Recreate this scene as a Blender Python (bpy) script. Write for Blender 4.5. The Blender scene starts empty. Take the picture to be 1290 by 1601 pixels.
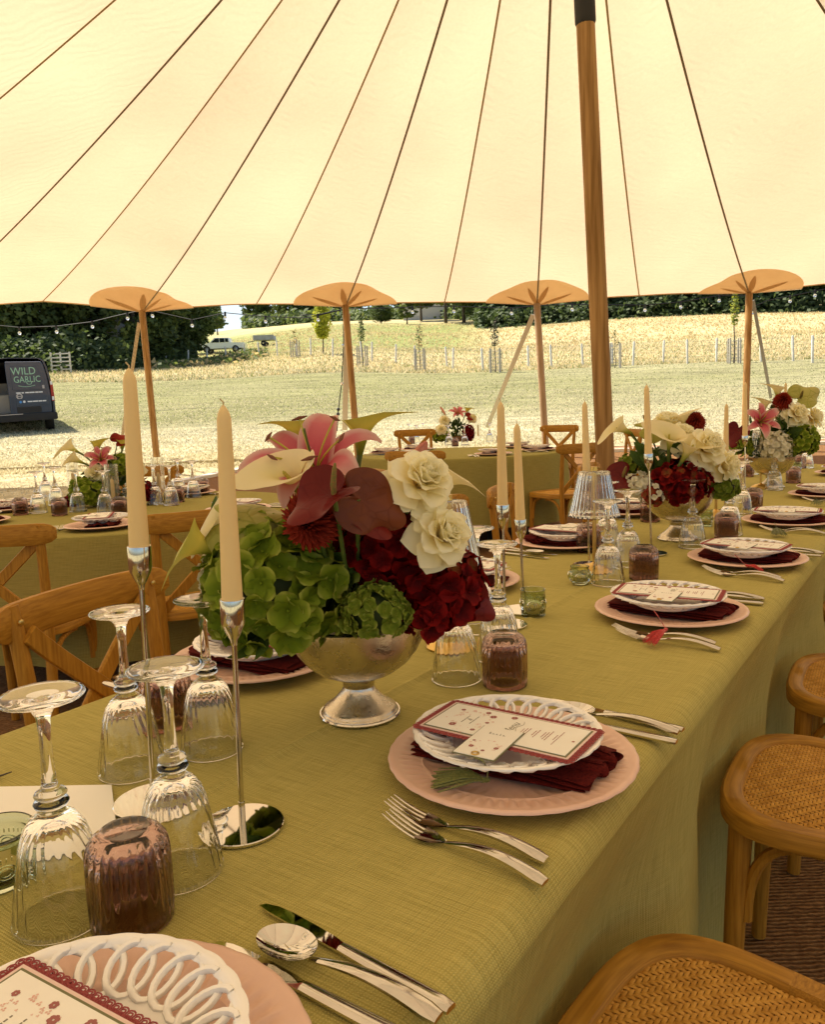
import bpy, math, random
import numpy as np
from mathutils import Vector, Matrix, Quaternion, noise
sc = bpy.context.scene
COL = sc.collection
rnd = random.Random(11)
RAD = math.radians
# ------------------------------------------------------------ camera, sky, sun, exposure
EYE = Vector((0, 0, 1.22))
PITCH, ROLL = RAD(7.3), RAD(2.0)
FPX, CX, CY = 1235.0, 645.0, 800.5
FWD = Vector((0, math.cos(PITCH), -math.sin(PITCH)))
_u0 = Vector((0, math.sin(PITCH), math.cos(PITCH)))
_r0 = Vector((1, 0, 0))
RGT = _r0 * math.cos(ROLL) - _u0 * math.sin(ROLL)
UPV = _r0 * math.sin(ROLL) + _u0 * math.cos(ROLL)
cam = bpy.data.cameras.new('camera')
cam.sensor_fit = 'VERTICAL'
cam.sensor_height = 36.0
cam.lens = FPX / 1601 * 36.0
cam.clip_start, cam.clip_end = 0.02, 4000
cam_o = bpy.data.objects.new('camera', cam)
COL.objects.link(cam_o)
cam_o.matrix_world = Matrix.Translation(EYE) @ Matrix((RGT, UPV, -FWD)).transposed().to_4x4()
sc.camera = cam_o
SUN_AZ, SUN_EL = RAD(-52), RAD(54)
w = bpy.data.worlds.new('World')
sc.world = w
w.use_nodes = True
nt = w.node_tree
sky = nt.nodes.new('ShaderNodeTexSky')
sky.sky_type = 'NISHITA'
sky.sun_disc = False
sky.sun_elevation, sky.sun_rotation = SUN_EL, SUN_AZ
sky.air_density, sky.dust_density, sky.ozone_density = 1.0, 2.5, 1.0
nt.nodes['Background'].inputs[1].default_value = 0.11
nt.links.new(sky.outputs[0], nt.nodes['Background'].inputs[0])
sl = bpy.data.lights.new('sun', 'SUN')
sl.energy, sl.angle, sl.color = 4.8, RAD(0.6), (1.0, 0.93, 0.78)
so = bpy.data.objects.new('sun', sl)
COL.objects.link(so)
so.rotation_euler = Vector((math.sin(SUN_AZ) * math.cos(SUN_EL), math.cos(SUN_AZ) * math.cos(SUN_EL), math.sin(SUN_EL))).to_track_quat('Z', 'Y').to_euler()
so.location = (-20, 20, 30)
sc.view_settings.view_transform = 'Standard'
sc.view_settings.look = 'None'
sc.view_settings.gamma = 1
sc.view_settings.exposure = 0.88
sc.view_settings.use_curve_mapping = False
cy = sc.cycles
cy.use_denoising = True
cy.max_bounces, cy.diffuse_bounces, cy.glossy_bounces, cy.transmission_bounces = 16, 6, 5, 12
cy.transparent_max_bounces = 12
cy.sample_clamp_indirect = 6.0
cy.caustics_reflective = True
cy.caustics_refractive = True
cy.blur_glossy = 0.5

def ray(x, y):
    return FWD + RGT * ((x - CX) / FPX) - UPV * ((y - CY) / FPX)
def atz(x, y, z):
    d = ray(x, y)
    t = (z - EYE.z) / d.z
    return EYE + d * t
def atY(x, y, Y):
    d = ray(x, y)
    return EYE + d * (Y / d.y)
TH = RAD(34.2)
UD = Vector((math.sin(TH), math.cos(TH), 0))      # along the long table
VD = Vector((math.cos(TH), -math.sin(TH), 0))     # towards its right-hand side
def uv2(u, v, z):
    return UD * u + VD * v + Vector((0, 0, z))
TT = 0.76
# ------------------------------------------------------------ helpers
def tag(o, label=None, cat=None, group=None, kind=None):
    if label: o['label'] = label
    if cat: o['category'] = cat
    if group: o['group'] = group
    if kind: o['kind'] = kind
    return o
def thing(name, label, cat, loc=(0, 0, 0), rz=0.0, group=None, M=None):
    o = bpy.data.objects.new(name, None)
    o.empty_display_size = 0.05
    COL.objects.link(o)
    if M is not None: o.matrix_world = M
    else:
        o.location = loc
        o.rotation_euler = (0, 0, rz)
    return tag(o, label, cat, group)
def dup(src, label=None, group=None, M=None, loc=None, rz=None, parent=None):
    c = src.copy()
    COL.objects.link(c)
    if parent is not None:
        c.parent = parent
    if label: c['label'] = label
    if group: c['group'] = group
    if M is not None: c.matrix_world = M
    if loc is not None: c.location = loc
    if rz is not None: c.rotation_euler = (0, 0, rz)
    for ch in list(src.children):
        dup(ch, parent=c)
    return c
class MB:
    def __init__(s):
        s.v, s.f, s.m, s.uv = [], [], [], []
    def add(s, vs, fs, m=0, M=None, uv=None):
        off = len(s.v)
        if M is not None: vs = [M @ Vector(p) for p in vs]
        s.v += [tuple(p) for p in vs]
        s.uv += list(uv) if uv is not None else [(0.5, 0.5)] * len(vs)
        s.f += [tuple(i + off for i in f) for f in fs]
        s.m += [m] * len(fs)
        return s
    def grid(s, nu, nv, fn, m=0, M=None, wrap_u=False, flip=False):
        vs, uv = [], []
        for i in range(nu):
            for j in range(nv):
                a = i / (nu if wrap_u else nu - 1)
                b = j / (nv - 1)
                vs.append(fn(a, b))
                uv.append((a, b))
        fs = []
        for i in range(nu if wrap_u else nu - 1):
            i2 = (i + 1) % nu
            for j in range(nv - 1):
                q = (i * nv + j, i2 * nv + j, i2 * nv + j + 1, i * nv + j + 1)
                fs.append(q[::-1] if flip else q)
        return s.add(vs, fs, m, M, uv)
    def box(s, c, size, m=0, M=None):
        x, y, z = size[0] / 2, size[1] / 2, size[2] / 2
        vs = [(c[0] + a * x, c[1] + b * y, c[2] + d * z) for a in (-1, 1) for b in (-1, 1) for d in (-1, 1)]
        return s.add(vs, [(0, 1, 3, 2), (4, 6, 7, 5), (0, 4, 5, 1), (2, 3, 7, 6), (0, 2, 6, 4), (1, 5, 7, 3)], m, M)
    def prism(s, pts, z0, z1, ch=0.0, m=0, M=None):
        """2-D outline (counter-clockwise) extruded, with chamfered edges"""
        n = len(pts)
        cx = sum(p[0] for p in pts) / n; cy_ = sum(p[1] for p in pts) / n
        ext = max(max(abs(p[0] - cx), abs(p[1] - cy_)) for p in pts)
        k = 1 - ch / ext if ext else 1
        rings = [(k, z0), (1, z0 + ch), (1, z1 - ch), (k, z1)] if ch > 0 else [(1, z0), (1, z1)]
        vs = [(cx + (p[0] - cx) * kk, cy_ + (p[1] - cy_) * kk, z) for kk, z in rings for p in pts]
        fs = [tuple(range(n))[::-1], tuple(range((len(rings) - 1) * n, len(rings) * n))]
        for r in range(len(rings) - 1):
            for i in range(n):
                j = (i + 1) % n
                fs.append((r * n + i, r * n + j, (r + 1) * n + j, (r + 1) * n + i))
        return s.add(vs, fs, m, M)
    def lathe(s, prof, n=32, m=0, M=None, mod=None, closed=False):
        vs, uv = [], []
        for k, (r, z) in enumerate(prof):
            for i in range(n):
                t = 2 * math.pi * i / n
                rr = r * (mod(t, k, r, z) if mod else 1)
                vs.append((rr * math.cos(t), rr * math.sin(t), z))
                uv.append((i / n, k / max(1, len(prof) - 1)))
        fs = []
        L = len(prof)
        for k in range(L if closed else L - 1):
            k2 = (k + 1) % L
            for i in range(n):
                j = (i + 1) % n
                fs.append((k * n + i, k * n + j, k2 * n + j, k2 * n + i))
        if not closed:
            if prof[0][0] > 1e-5: fs.append(tuple(range(n))[::-1])
            if prof[-1][0] > 1e-5: fs.append(tuple(range((L - 1) * n, L * n)))
        return s.add(vs, fs, m, M, uv)
    def sweep(s, path, sec, up=(0, 0, 1), m=0, M=None, scale=None, caps=True):
        """closed 2-D section swept along a path; section x = side, y = up"""
        P = [Vector(p) for p in path]
        n, k = len(P), len(sec)
        vs, uv = [], []
        side = None
        U = Vector(up)
        for i in range(n):
            t = (P[min(i + 1, n - 1)] - P[max(i - 1, 0)])
            if t.length < 1e-9: t = Vector((0, 0, 1))
            t.normalize()
            if side is None:
                side = t.cross(U)
                if side.length < 1e-4: side = t.cross(Vector((1, 0, 0)))
            else:
                side = side - t * side.dot(t)
            side.normalize()
            upn = side.cross(t).normalized()
            f = scale[i] if scale else 1
            for j, (a, b) in enumerate(sec):
                vs.append(P[i] + side * (a * f) + upn * (b * f))
                uv.append((j / k, i / (n - 1)))
        fs = []
        for i in range(n - 1):
            for j in range(k):
                j2 = (j + 1) % k
                fs.append((i * k + j, i * k + j2, (i + 1) * k + j2, (i + 1) * k + j))
        if caps:
            fs.append(tuple(range(k))[::-1])
            fs.append(tuple(range((n - 1) * k, n * k)))
        return s.add(vs, fs, m, M, uv)
    def tube(s, path, r, n=8, m=0, M=None, caps=True, flat=1.0, up=(0, 0, 1)):
        sec = [(math.cos(2 * math.pi * i / n), flat * math.sin(2 * math.pi * i / n)) for i in range(n)]
        rr = r if isinstance(r, (list, tuple)) else [r] * len(path)
        return s.sweep(path, sec, up, m, M, rr, caps)
    def ball(s, c, r, n=12, m=0, M=None, sq=(1, 1, 1)):
        h = n // 2
        vs = [(c[0], c[1], c[2] - r * sq[2])]
        for k in range(1, h):
            p = math.pi * k / h
            for i in range(n):
                t = 2 * math.pi * i / n
                vs.append((c[0] + r * sq[0] * math.sin(p) * math.cos(t), c[1] + r * sq[1] * math.sin(p) * math.sin(t), c[2] - r * sq[2] * math.cos(p)))
        vs.append((c[0], c[1], c[2] + r * sq[2]))
        fs = [(0, 1 + (i + 1) % n, 1 + i) for i in range(n)]
        for k in range(h - 2):
            for i in range(n):
                j = (i + 1) % n
                fs.append((1 + k * n + i, 1 + k * n + j, 1 + (k + 1) * n + j, 1 + (k + 1) * n + i))
        e = len(vs) - 1
        fs += [(e, 1 + (h - 2) * n + i, 1 + (h - 2) * n + (i + 1) % n) for i in range(n)]
        return s.add(vs, fs, m, M)
    def mesh(s, name, mats, smooth=True, ang=None):
        me = bpy.data.meshes.new(name)
        me.from_pydata(s.v, [], s.f)
        for mt in (mats if isinstance(mats, (list, tuple)) else [mats]):
            me.materials.append(mt)
        if any(s.m): me.polygons.foreach_set('material_index', s.m)
        if smooth:
            me.polygons.foreach_set('use_smooth', [True] * len(me.polygons))
            if ang: me.set_sharp_from_angle(angle=RAD(ang))
        uvl = me.uv_layers.new(name='UVMap')
        li = np.zeros(len(me.loops), dtype=np.int32)
        me.loops.foreach_get('vertex_index', li)
        uvl.data.foreach_set('uv', np.array(s.uv, dtype=np.float32)[li].ravel())
        me.update()
        return me
    def build(s, name, mats, parent=None, smooth=True, ang=40, M=None, kind=None):
        return link(name, s.mesh(name, mats, smooth, ang), parent, M, kind)
def link(name, me, parent=None, M=None, kind=None):
    o = bpy.data.objects.new(name, me)
    COL.objects.link(o)
    if parent is not None: o.parent = parent
    if M is not None: o.matrix_local = M
    if kind: o['kind'] = kind
    return o
def text_mb(body, size, M, mb, m=0, shear=0.0, align='CENTER', depth=0.0):
    cu = bpy.data.curves.new('lettering', 'FONT')
    cu.body, cu.size, cu.shear, cu.align_x, cu.align_y = body, size, shear, align, 'CENTER'
    cu.extrude = depth
    cu.resolution_u = 3
    o = bpy.data.objects.new('lettering', cu)
    COL.objects.link(o)
    dg = bpy.context.evaluated_depsgraph_get()
    me = bpy.data.meshes.new_from_object(o.evaluated_get(dg))
    mb.add([v.co for v in me.vertices], [tuple(p.vertices) for p in me.polygons], m, M)
    bpy.data.objects.remove(o)
    bpy.data.curves.remove(cu)
    bpy.data.meshes.remove(me)
def frame(pos, z, xhint=(1, 0, 0)):
    """matrix at pos with local Z along z"""
    z = Vector(z).normalized()
    x = Vector(xhint)
    x = x - z * x.dot(z)
    if x.length < 1e-4:
        x = Vector((0, 1, 0)) - z * z.y
    x.normalize()
    y = z.cross(x)
    m = Matrix((x, y, z)).transposed().to_4x4()
    m.translation = pos
    return m
def sm(a, b, x):
    t = min(1, max(0, (x - a) / (b - a)))
    return t * t * (3 - 2 * t)
def bez(p0, p1, p2, p3, n):
    p0, p1, p2, p3 = map(Vector, (p0, p1, p2, p3))
    return [p0 * (1 - t) ** 3 + p1 * 3 * t * (1 - t) ** 2 + p2 * 3 * t * t * (1 - t) + p3 * t ** 3 for t in [i / (n - 1) for i in range(n)]]
# ------------------------------------------------------------ materials
def mat(name, col=(0.5, 0.5, 0.5), rough=0.5, metal=0.0, col2=None, scale=20.0, detail=4.0, stretch=(1, 1, 1), bump=0.0, bscale=None,
        bdist=0.001, trans=0.0, ior=1.45, spec=0.5, sheen=0.0, coat=0.0, transl=0.0, coord='Object', lo=0.35, hi=0.65, rough2=None, wave=None, sss=0.0):
    m = bpy.data.materials.new(name)
    m.use_nodes = True
    n, l = m.node_tree.nodes, m.node_tree.links
    b = n['Principled BSDF']
    b.inputs['Base Color'].default_value = (*col, 1)
    b.inputs['Roughness'].default_value = rough
    b.inputs['Metallic'].default_value = metal
    b.inputs['IOR'].default_value = ior
    b.inputs['Specular IOR Level'].default_value = spec
    b.inputs['Transmission Weight'].default_value = trans
    b.inputs['Sheen Weight'].default_value = sheen
    b.inputs['Coat Weight'].default_value = coat
    if sss:
        b.inputs['Subsurface Weight'].default_value = sss
        b.inputs['Subsurface Scale'].default_value = 0.02
        b.inputs['Subsurface Radius'].default_value = (1, .6, .3)
    tc = n.new('ShaderNodeTexCoord')
    mp = n.new('ShaderNodeMapping')
    mp.inputs['Scale'].default_value = stretch
    l.new(tc.outputs[coord], mp.inputs[0])
    cout = None
    if col2:
        ns = n.new('ShaderNodeTexNoise')
        ns.inputs['Scale'].default_value = scale
        ns.inputs['Detail'].default_value = detail
        l.new(mp.outputs[0], ns.inputs[0])
        rp = n.new('ShaderNodeValToRGB')
        rp.color_ramp.elements[0].position, rp.color_ramp.elements[1].position = lo, hi
        rp.color_ramp.elements[0].color = (*col, 1)
        rp.color_ramp.elements[1].color = (*col2, 1)
        l.new(ns.outputs[0], rp.inputs[0])
        l.new(rp.outputs[0], b.inputs['Base Color'])
        cout = rp.outputs[0]
        if rough2 is not None:
            mr = n.new('ShaderNodeMapRange')
            mr.inputs[3].default_value, mr.inputs[4].default_value = rough, rough2
            l.new(ns.outputs[0], mr.inputs[0])
            l.new(mr.outputs[0], b.inputs['Roughness'])
    if bump:
        if wave:
            nb = n.new('ShaderNodeTexWave')
            nb.bands_direction = wave
            nb.inputs['Distortion'].default_value = 1.5
        else:
            nb = n.new('ShaderNodeTexNoise')
            nb.inputs['Detail'].default_value = 3
        nb.inputs['Scale'].default_value = bscale or scale
        l.new(mp.outputs[0], nb.inputs[0])
        bp = n.new('ShaderNodeBump')
        bp.inputs['Strength'].default_value = bump
        bp.inputs['Distance'].default_value = bdist
        l.new(nb.outputs['Fac' if 'Fac' in nb.outputs else 0], bp.inputs['Height'])
        l.new(bp.outputs[0], b.inputs['Normal'])
    if transl:
        tr = n.new('ShaderNodeBsdfTranslucent')
        mx = n.new('ShaderNodeMixShader')
        mx.inputs[0].default_value = transl
        tr.inputs[0].default_value = (*col, 1)
        if cout: l.new(cout, tr.inputs[0])
        l.new(b.outputs[0], mx.inputs[1])
        l.new(tr.outputs[0], mx.inputs[2])
        l.new(mx.outputs[0], n['Material Output'].inputs[0])
    return m
def grad_mat(name, stops, axis='Y', rough=0.6, transl=0.2, vein=None, edge=None, spec=0.10, sat_noise=0.12, bump=0.3):
    """petal colour following the petal from base to tip (its UV map)"""
    m = bpy.data.materials.new(name)
    m.use_nodes = True
    n, l = m.node_tree.nodes, m.node_tree.links
    b = n['Principled BSDF']
    b.inputs['Roughness'].default_value = rough
    b.inputs['Specular IOR Level'].default_value = spec
    uvn = n.new('ShaderNodeUVMap')
    sp = n.new('ShaderNodeSeparateXYZ')
    l.new(uvn.outputs[0], sp.inputs[0])
    tc = n.new('ShaderNodeTexCoord')
    ns = n.new('ShaderNodeTexNoise')
    ns.inputs['Scale'].default_value = 60
    l.new(tc.outputs['Object'], ns.inputs[0])
    ad = n.new('ShaderNodeMath'); ad.operation = 'MULTIPLY_ADD'
    ad.inputs[1].default_value = sat_noise
    l.new(ns.outputs[0], ad.inputs[0])
    l.new(sp.outputs[axis], ad.inputs[2])
    rp = n.new('ShaderNodeValToRGB')
    e = rp.color_ramp.elements
    while len(e) < len(stops): e.new(0.5)
    for q, (p, c) in enumerate(stops):
        e[q].position = p
        e[q].color = (*c, 1)
    l.new(ad.outputs[0], rp.inputs[0])
    out = rp.outputs[0]
    if edge:   # pale margins: |u-0.5|
        a1 = n.new('ShaderNodeMath'); a1.operation = 'SUBTRACT'; a1.inputs[1].default_value = 0.5
        a2 = n.new('ShaderNodeMath'); a2.operation = 'ABSOLUTE'
        mr = n.new('ShaderNodeMapRange'); mr.inputs[1].default_value, mr.inputs[2].default_value = edge[1], 0.5
        l.new(sp.outputs['X'], a1.inputs[0]); l.new(a1.outputs[0], a2.inputs[0]); l.new(a2.outputs[0], mr.inputs[0])
        mx = n.new('ShaderNodeMixRGB'); mx.inputs[2].default_value = (*edge[0], 1)
        l.new(mr.outputs[0], mx.inputs[0]); l.new(out, mx.inputs[1])
        out = mx.outputs[0]
    hb = None
    if vein:
        vo = n.new('ShaderNodeTexVoronoi'); vo.feature = 'DISTANCE_TO_EDGE'; vo.inputs['Scale'].default_value = vein[1]
        l.new(uvn.outputs[0], vo.inputs[0])
        mr = n.new('ShaderNodeMapRange'); mr.inputs[1].default_value, mr.inputs[2].default_value = 0.0, 0.05
        l.new(vo.outputs[0], mr.inputs[0])
        mx = n.new('ShaderNodeMixRGB'); mx.inputs[1].default_value = (*vein[0], 1)
        l.new(mr.outputs[0], mx.inputs[0]); l.new(out, mx.inputs[2])
        out = mx.outputs[0]
        hb = mr.outputs[0]
    l.new(out, b.inputs['Base Color'])
    wv = n.new('ShaderNodeTexWave'); wv.inputs['Scale'].default_value = 9; wv.inputs['Distortion'].default_value = 2
    wv.inputs['Detail'].default_value = 1
    l.new(uvn.outputs[0], wv.inputs[0])
    bp = n.new('ShaderNodeBump'); bp.inputs['Strength'].default_value = bump; bp.inputs['Distance'].default_value = 0.0012
    l.new(hb if hb else wv.outputs['Fac'], bp.inputs['Height'])
    l.new(bp.outputs[0], b.inputs['Normal'])
    tr = n.new('ShaderNodeBsdfTranslucent')
    l.new(out, tr.inputs[0])
    ms = n.new('ShaderNodeMixShader'); ms.inputs[0].default_value = transl
    l.new(b.outputs[0], ms.inputs[1]); l.new(tr.outputs[0], ms.inputs[2])
    l.new(ms.outputs[0], n['Material Output'].inputs[0])
    return m
def weave_mat(name, c1, c2, sx, sy, rough=0.85, rot=0.0, bdist=0.0010, sheen=0.0, lines=(1.0, .35)):
    m = bpy.data.materials.new(name)
    m.use_nodes = True
    n, l = m.node_tree.nodes, m.node_tree.links
    b = n['Principled BSDF']
    b.inputs['Roughness'].default_value = rough
    b.inputs['Specular IOR Level'].default_value = 0.08
    b.inputs['Sheen Weight'].default_value = sheen
    uvn = n.new('ShaderNodeUVMap')
    mp = n.new('ShaderNodeMapping'); mp.inputs['Rotation'].default_value = (0, 0, rot)
    l.new(uvn.outputs[0], mp.inputs[0])
    hs = []
    for d, s, wgt in (('X', sx, 1.0), ('Y', sy, 1.0)):
        wv = n.new('ShaderNodeTexWave'); wv.bands_direction = d
        wv.inputs['Scale'].default_value = s; wv.inputs['Distortion'].default_value = 0.0
        l.new(mp.outputs[0], wv.inputs[0]); hs.append(wv.outputs['Fac'])
    # slubs: long streaks along each thread direction
    st = []
    for scl in ((420, 14, 1), (14, 420, 1)):
        m2 = n.new('ShaderNodeMapping'); m2.inputs['Scale'].default_value = scl
        l.new(mp.outputs[0], m2.inputs[0])
        ns = n.new('ShaderNodeTexNoise'); ns.inputs['Scale'].default_value = 1.0; ns.inputs['Detail'].default_value = 2
        l.new(m2.outputs[0], ns.inputs[0]); st.append(ns.outputs[0])
    a = n.new('ShaderNodeMath'); a.operation = 'MULTIPLY'; l.new(hs[0], a.inputs[0]); l.new(hs[1], a.inputs[1])
    q1 = n.new('ShaderNodeMath'); q1.operation = 'MULTIPLY'; q1.inputs[1].default_value = lines[0] * 1.48; l.new(st[0], q1.inputs[0])
    s1 = n.new('ShaderNodeMath'); s1.operation = 'MULTIPLY_ADD'; s1.inputs[1].default_value = lines[1] * 1.48; l.new(st[1], s1.inputs[0]); l.new(q1.outputs[0], s1.inputs[2])
    s2 = n.new('ShaderNodeMath'); s2.operation = 'MULTIPLY_ADD'; s2.inputs[1].default_value = 0.75
    l.new(a.outputs[0], s2.inputs[0]); l.new(s1.outputs[0], s2.inputs[2])
    rp = n.new('ShaderNodeValToRGB')
    rp.color_ramp.elements[0].position, rp.color_ramp.elements[1].position = 0.85, 1.35
    mr = n.new('ShaderNodeMapRange'); mr.inputs[1].default_value, mr.inputs[2].default_value = 0.75, 1.70
    l.new(s2.outputs[0], mr.inputs[0])
    rp.color_ramp.elements[0].position, rp.color_ramp.elements[1].position = 0.05, 0.95
    rp.color_ramp.elements[0].color = (*c1, 1); rp.color_ramp.elements[1].color = (*c2, 1)
    l.new(mr.outputs[0], rp.inputs[0])
    l.new(rp.outputs[0], b.inputs['Base Color'])
    bp = n.new('ShaderNodeBump'); bp.inputs['Strength'].default_value = 0.8; bp.inputs['Distance'].default_value = bdist
    l.new(s2.outputs[0], bp.inputs['Height']); l.new(bp.outputs[0], b.inputs['Normal'])
    return m
M = {}
M['wood'] = mat('oak_wood', (.30, .132, .014), .5, col2=(.50, .250, .032), scale=170, detail=6, stretch=(1, 1, .07), bump=.35, bscale=160, bdist=.0006, spec=.22, lo=.28, hi=.72)
M['wood_h'] = mat('oak_wood_rail', (.30, .132, .014), .5, col2=(.50, .250, .032), scale=170, detail=6, stretch=(.07, .8, 1), bump=.35, bscale=160, bdist=.0006, spec=.22, lo=.28, hi=.72)
M['rattan'] = mat('rattan', (.50, .25, .040), .6, col2=(.68, .37, .072), scale=45, spec=.25, detail=2)
M['wood_ring'] = mat('bent_oak', (.27, .120, .012), .45, col2=(.54, .275, .034), scale=90, detail=6, stretch=(.10, 2.2, 1), bump=.3, bscale=90, bdist=.0005, spec=.25, coord='UV', lo=.28, hi=.72)
M['dark'] = mat('dark_backing', (.06, .028, .01), .9)
M['pole'] = mat('pole_wood', (.23, .12, .035), .6, col2=(.46, .27, .10), scale=9, detail=7, stretch=(3, 3, .16), spec=.2, bump=.5, bscale=40, bdist=.002)
M['pole_grey'] = mat('pale_pole_wood', (.30, .20, .11), .6, col2=(.45, .31, .18), scale=9, detail=7, stretch=(3, 3, .2), bump=.4, bscale=40, bdist=.002)
M['black'] = mat('black_webbing', (.02, .02, .018), .7)
M['strap'] = mat('pale_strap', (.5, .46, .36), .6)
M['glass'] = mat('clear_glass', (.985, .985, .97), 0.0, trans=1.0, ior=1.45)
M['brown_glass'] = mat('brown_glass', (.43, .285, .24), 0.02, trans=1.0, ior=1.45)
M['green_glass'] = mat('green_glass', (.66, .74, .55), 0.06, trans=1.0, ior=1.45)
M['steel'] = mat('polished_steel', (.66, .63, .56), .07, 1.0, col2=(.58, .55, .48), scale=30, rough2=.16)
M['mirror'] = mat('mirror_steel', (.70, .68, .62), .03, 1.0)
M['silver'] = mat('hammered_silver', (.66, .60, .48), .16, 1.0, col2=(.52, .46, .35), scale=35, detail=5, rough2=.38, bump=.5, bscale=140, bdist=.0012)
M['brass'] = mat('brushed_brass', (.72, .50, .17), .3, 1.0, col2=(.6, .4, .12), scale=50)
M['wax'] = mat('candle_wax', (.88, .67, .31), .5, col2=(.87, .64, .28), scale=6, transl=.15, spec=.4)
M['wick'] = mat('candle_wick', (.55, .42, .22), .9)
M['porcelain'] = mat('white_porcelain', (.93, .91, .83), .18, spec=.5, coat=.3)
M['charger'] = mat('pink_charger', (.73, .48, .36), .35, col2=(.79, .54, .41), scale=12, bump=.25, bscale=240, bdist=.0006, spec=.5)
M['napkin'] = mat('burgundy_linen', (.065, .004, .004), .9, col2=(.130, .012, .008), scale=340, bump=.8, bscale=600, bdist=.0010, spec=.15)
M['paper'] = mat('cream_card', (.93, .91, .79), .6, col2=(.91, .88, .76), scale=40)
M['white_card'] = mat('white_card', (.94, .92, .80), .6)
M['mat_pink'] = mat('pale_pink_card', (.80, .60, .52), .5)
M['olive_card'] = mat('olive_card', (.16, .16, .06), .5)
M['lace'] = mat('burgundy_lace', (.26, .030, .030), .6, col2=(.38, .08, .07), scale=500, bump=.6, bscale=700, bdist=.0006)
M['ink'] = mat('grey_ink', (.24, .22, .16), .8)
M['ink_red'] = mat('rose_print', (.36, .13, .11), .8)
M['ink_pink'] = mat('pink_print', (.72, .42, .34), .8, col2=(.80, .58, .48), scale=300)
M['tassel_green'] = mat('olive_thread', (.10, .12, .015), .6, col2=(.22, .22, .04), scale=400, sheen=.3)
M['tassel_red'] = mat('red_thread', (.42, .008, .006), .5, col2=(.60, .03, .02), scale=400, sheen=.3)
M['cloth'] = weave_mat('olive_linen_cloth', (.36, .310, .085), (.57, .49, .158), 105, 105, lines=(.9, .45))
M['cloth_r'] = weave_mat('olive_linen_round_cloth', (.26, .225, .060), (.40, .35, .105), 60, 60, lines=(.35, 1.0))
# ------------------------------------------------------------ terrain
def interp(xs, ys, x):
    return float(np.interp(x, xs, ys))
FY = [-60, 4, 5, 7.2, 9, 10.7, 12.5, 13]
FZ = [0, 0, .02, .08, .18, .31, .47, .52]
def fz(Y): return interp(FY, FZ, Y)
TA = [-.6, -.437, -.235, -.113, .049, .21, .37, .53, .7]
TY = [13, 22, 37, 50, 70, 100, 150, 220, 500, 1600]
TZ = np.array([[.52] * 9, [.98] * 9, [2.5] * 9,
     [4.1, 4.1, 3.93, 4.3, 3.5, 3.6, 3.75, 3.8, 3.8],
     [5.8, 5.8, 5.75, 7.0, 6.3, 6.2, 6.66, 6.5, 6.5],
     [8.6, 8.6, 9.2, 11.5, 10.1, 11.2, 11.4, 11.5, 11.5],
     [13.5, 13.5, 16, 18, 17.6, 18.8, 19.2, 19.5, 19.5],
     [19, 20, 24.7, 26.3, 26, 27, 28, 28.5, 28.5],
     [20, 22, 26, 28, 28, 30, 32, 33, 33],
     [20, 22, 26, 28, 28, 30, 32, 33, 33]])
_ag = np.linspace(-.75, .85, 97)
_yg = 13 * (1600 / 13) ** (np.arange(241) / 240)
_tab = np.array([[np.interp(Y, TY, [np.interp(a_, TA, TZ[k]) for k in range(len(TY))]) for a_ in _ag] for Y in _yg])
for _ in range(2):   # round the breaks of the survey table
    _p = np.pad(_tab, ((3, 3), (3, 3)), mode='edge')
    _tab[8:] = (sum(_p[i:i + 241, j:j + 97] for i in range(7) for j in range(7)) / 49)[8:]
_tab = _tab.tolist()
_LK = 240 / math.log(1600 / 13)
def tz(X, Y):
    if Y < 13: return fz(Y) - .04
    fa = min(95.999, max(0, (X / Y + .75) / 1.6 * 96)); fy = min(239.999, math.log(Y / 13) * _LK)
    i, j = int(fy), int(fa); u, v = fy - i, fa - j
    r0, r1 = _tab[i], _tab[i + 1]
    z = (r0[j] * (1 - v) + r0[j + 1] * v) * (1 - u) + (r1[j] * (1 - v) + r1[j + 1] * v) * u
    d = sm(18, 40, Y)
    return z + d * .35 * noise.noise(Vector((X * .06, Y * .06, 0))) + .04 * noise.noise(Vector((X * .5, Y * .5, 3)))
def ground_hit(x, y, Y0=13.2, Y1=400):
    """the point of the terrain seen at a place: march outwards along a sight line"""
    Y = Y0
    while Y < Y1:
        p = atY(x, y, Y)
        if p.z <= tz(p.x, p.y): return p
        Y *= 1.01
    return atY(x, y, Y1)

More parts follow.
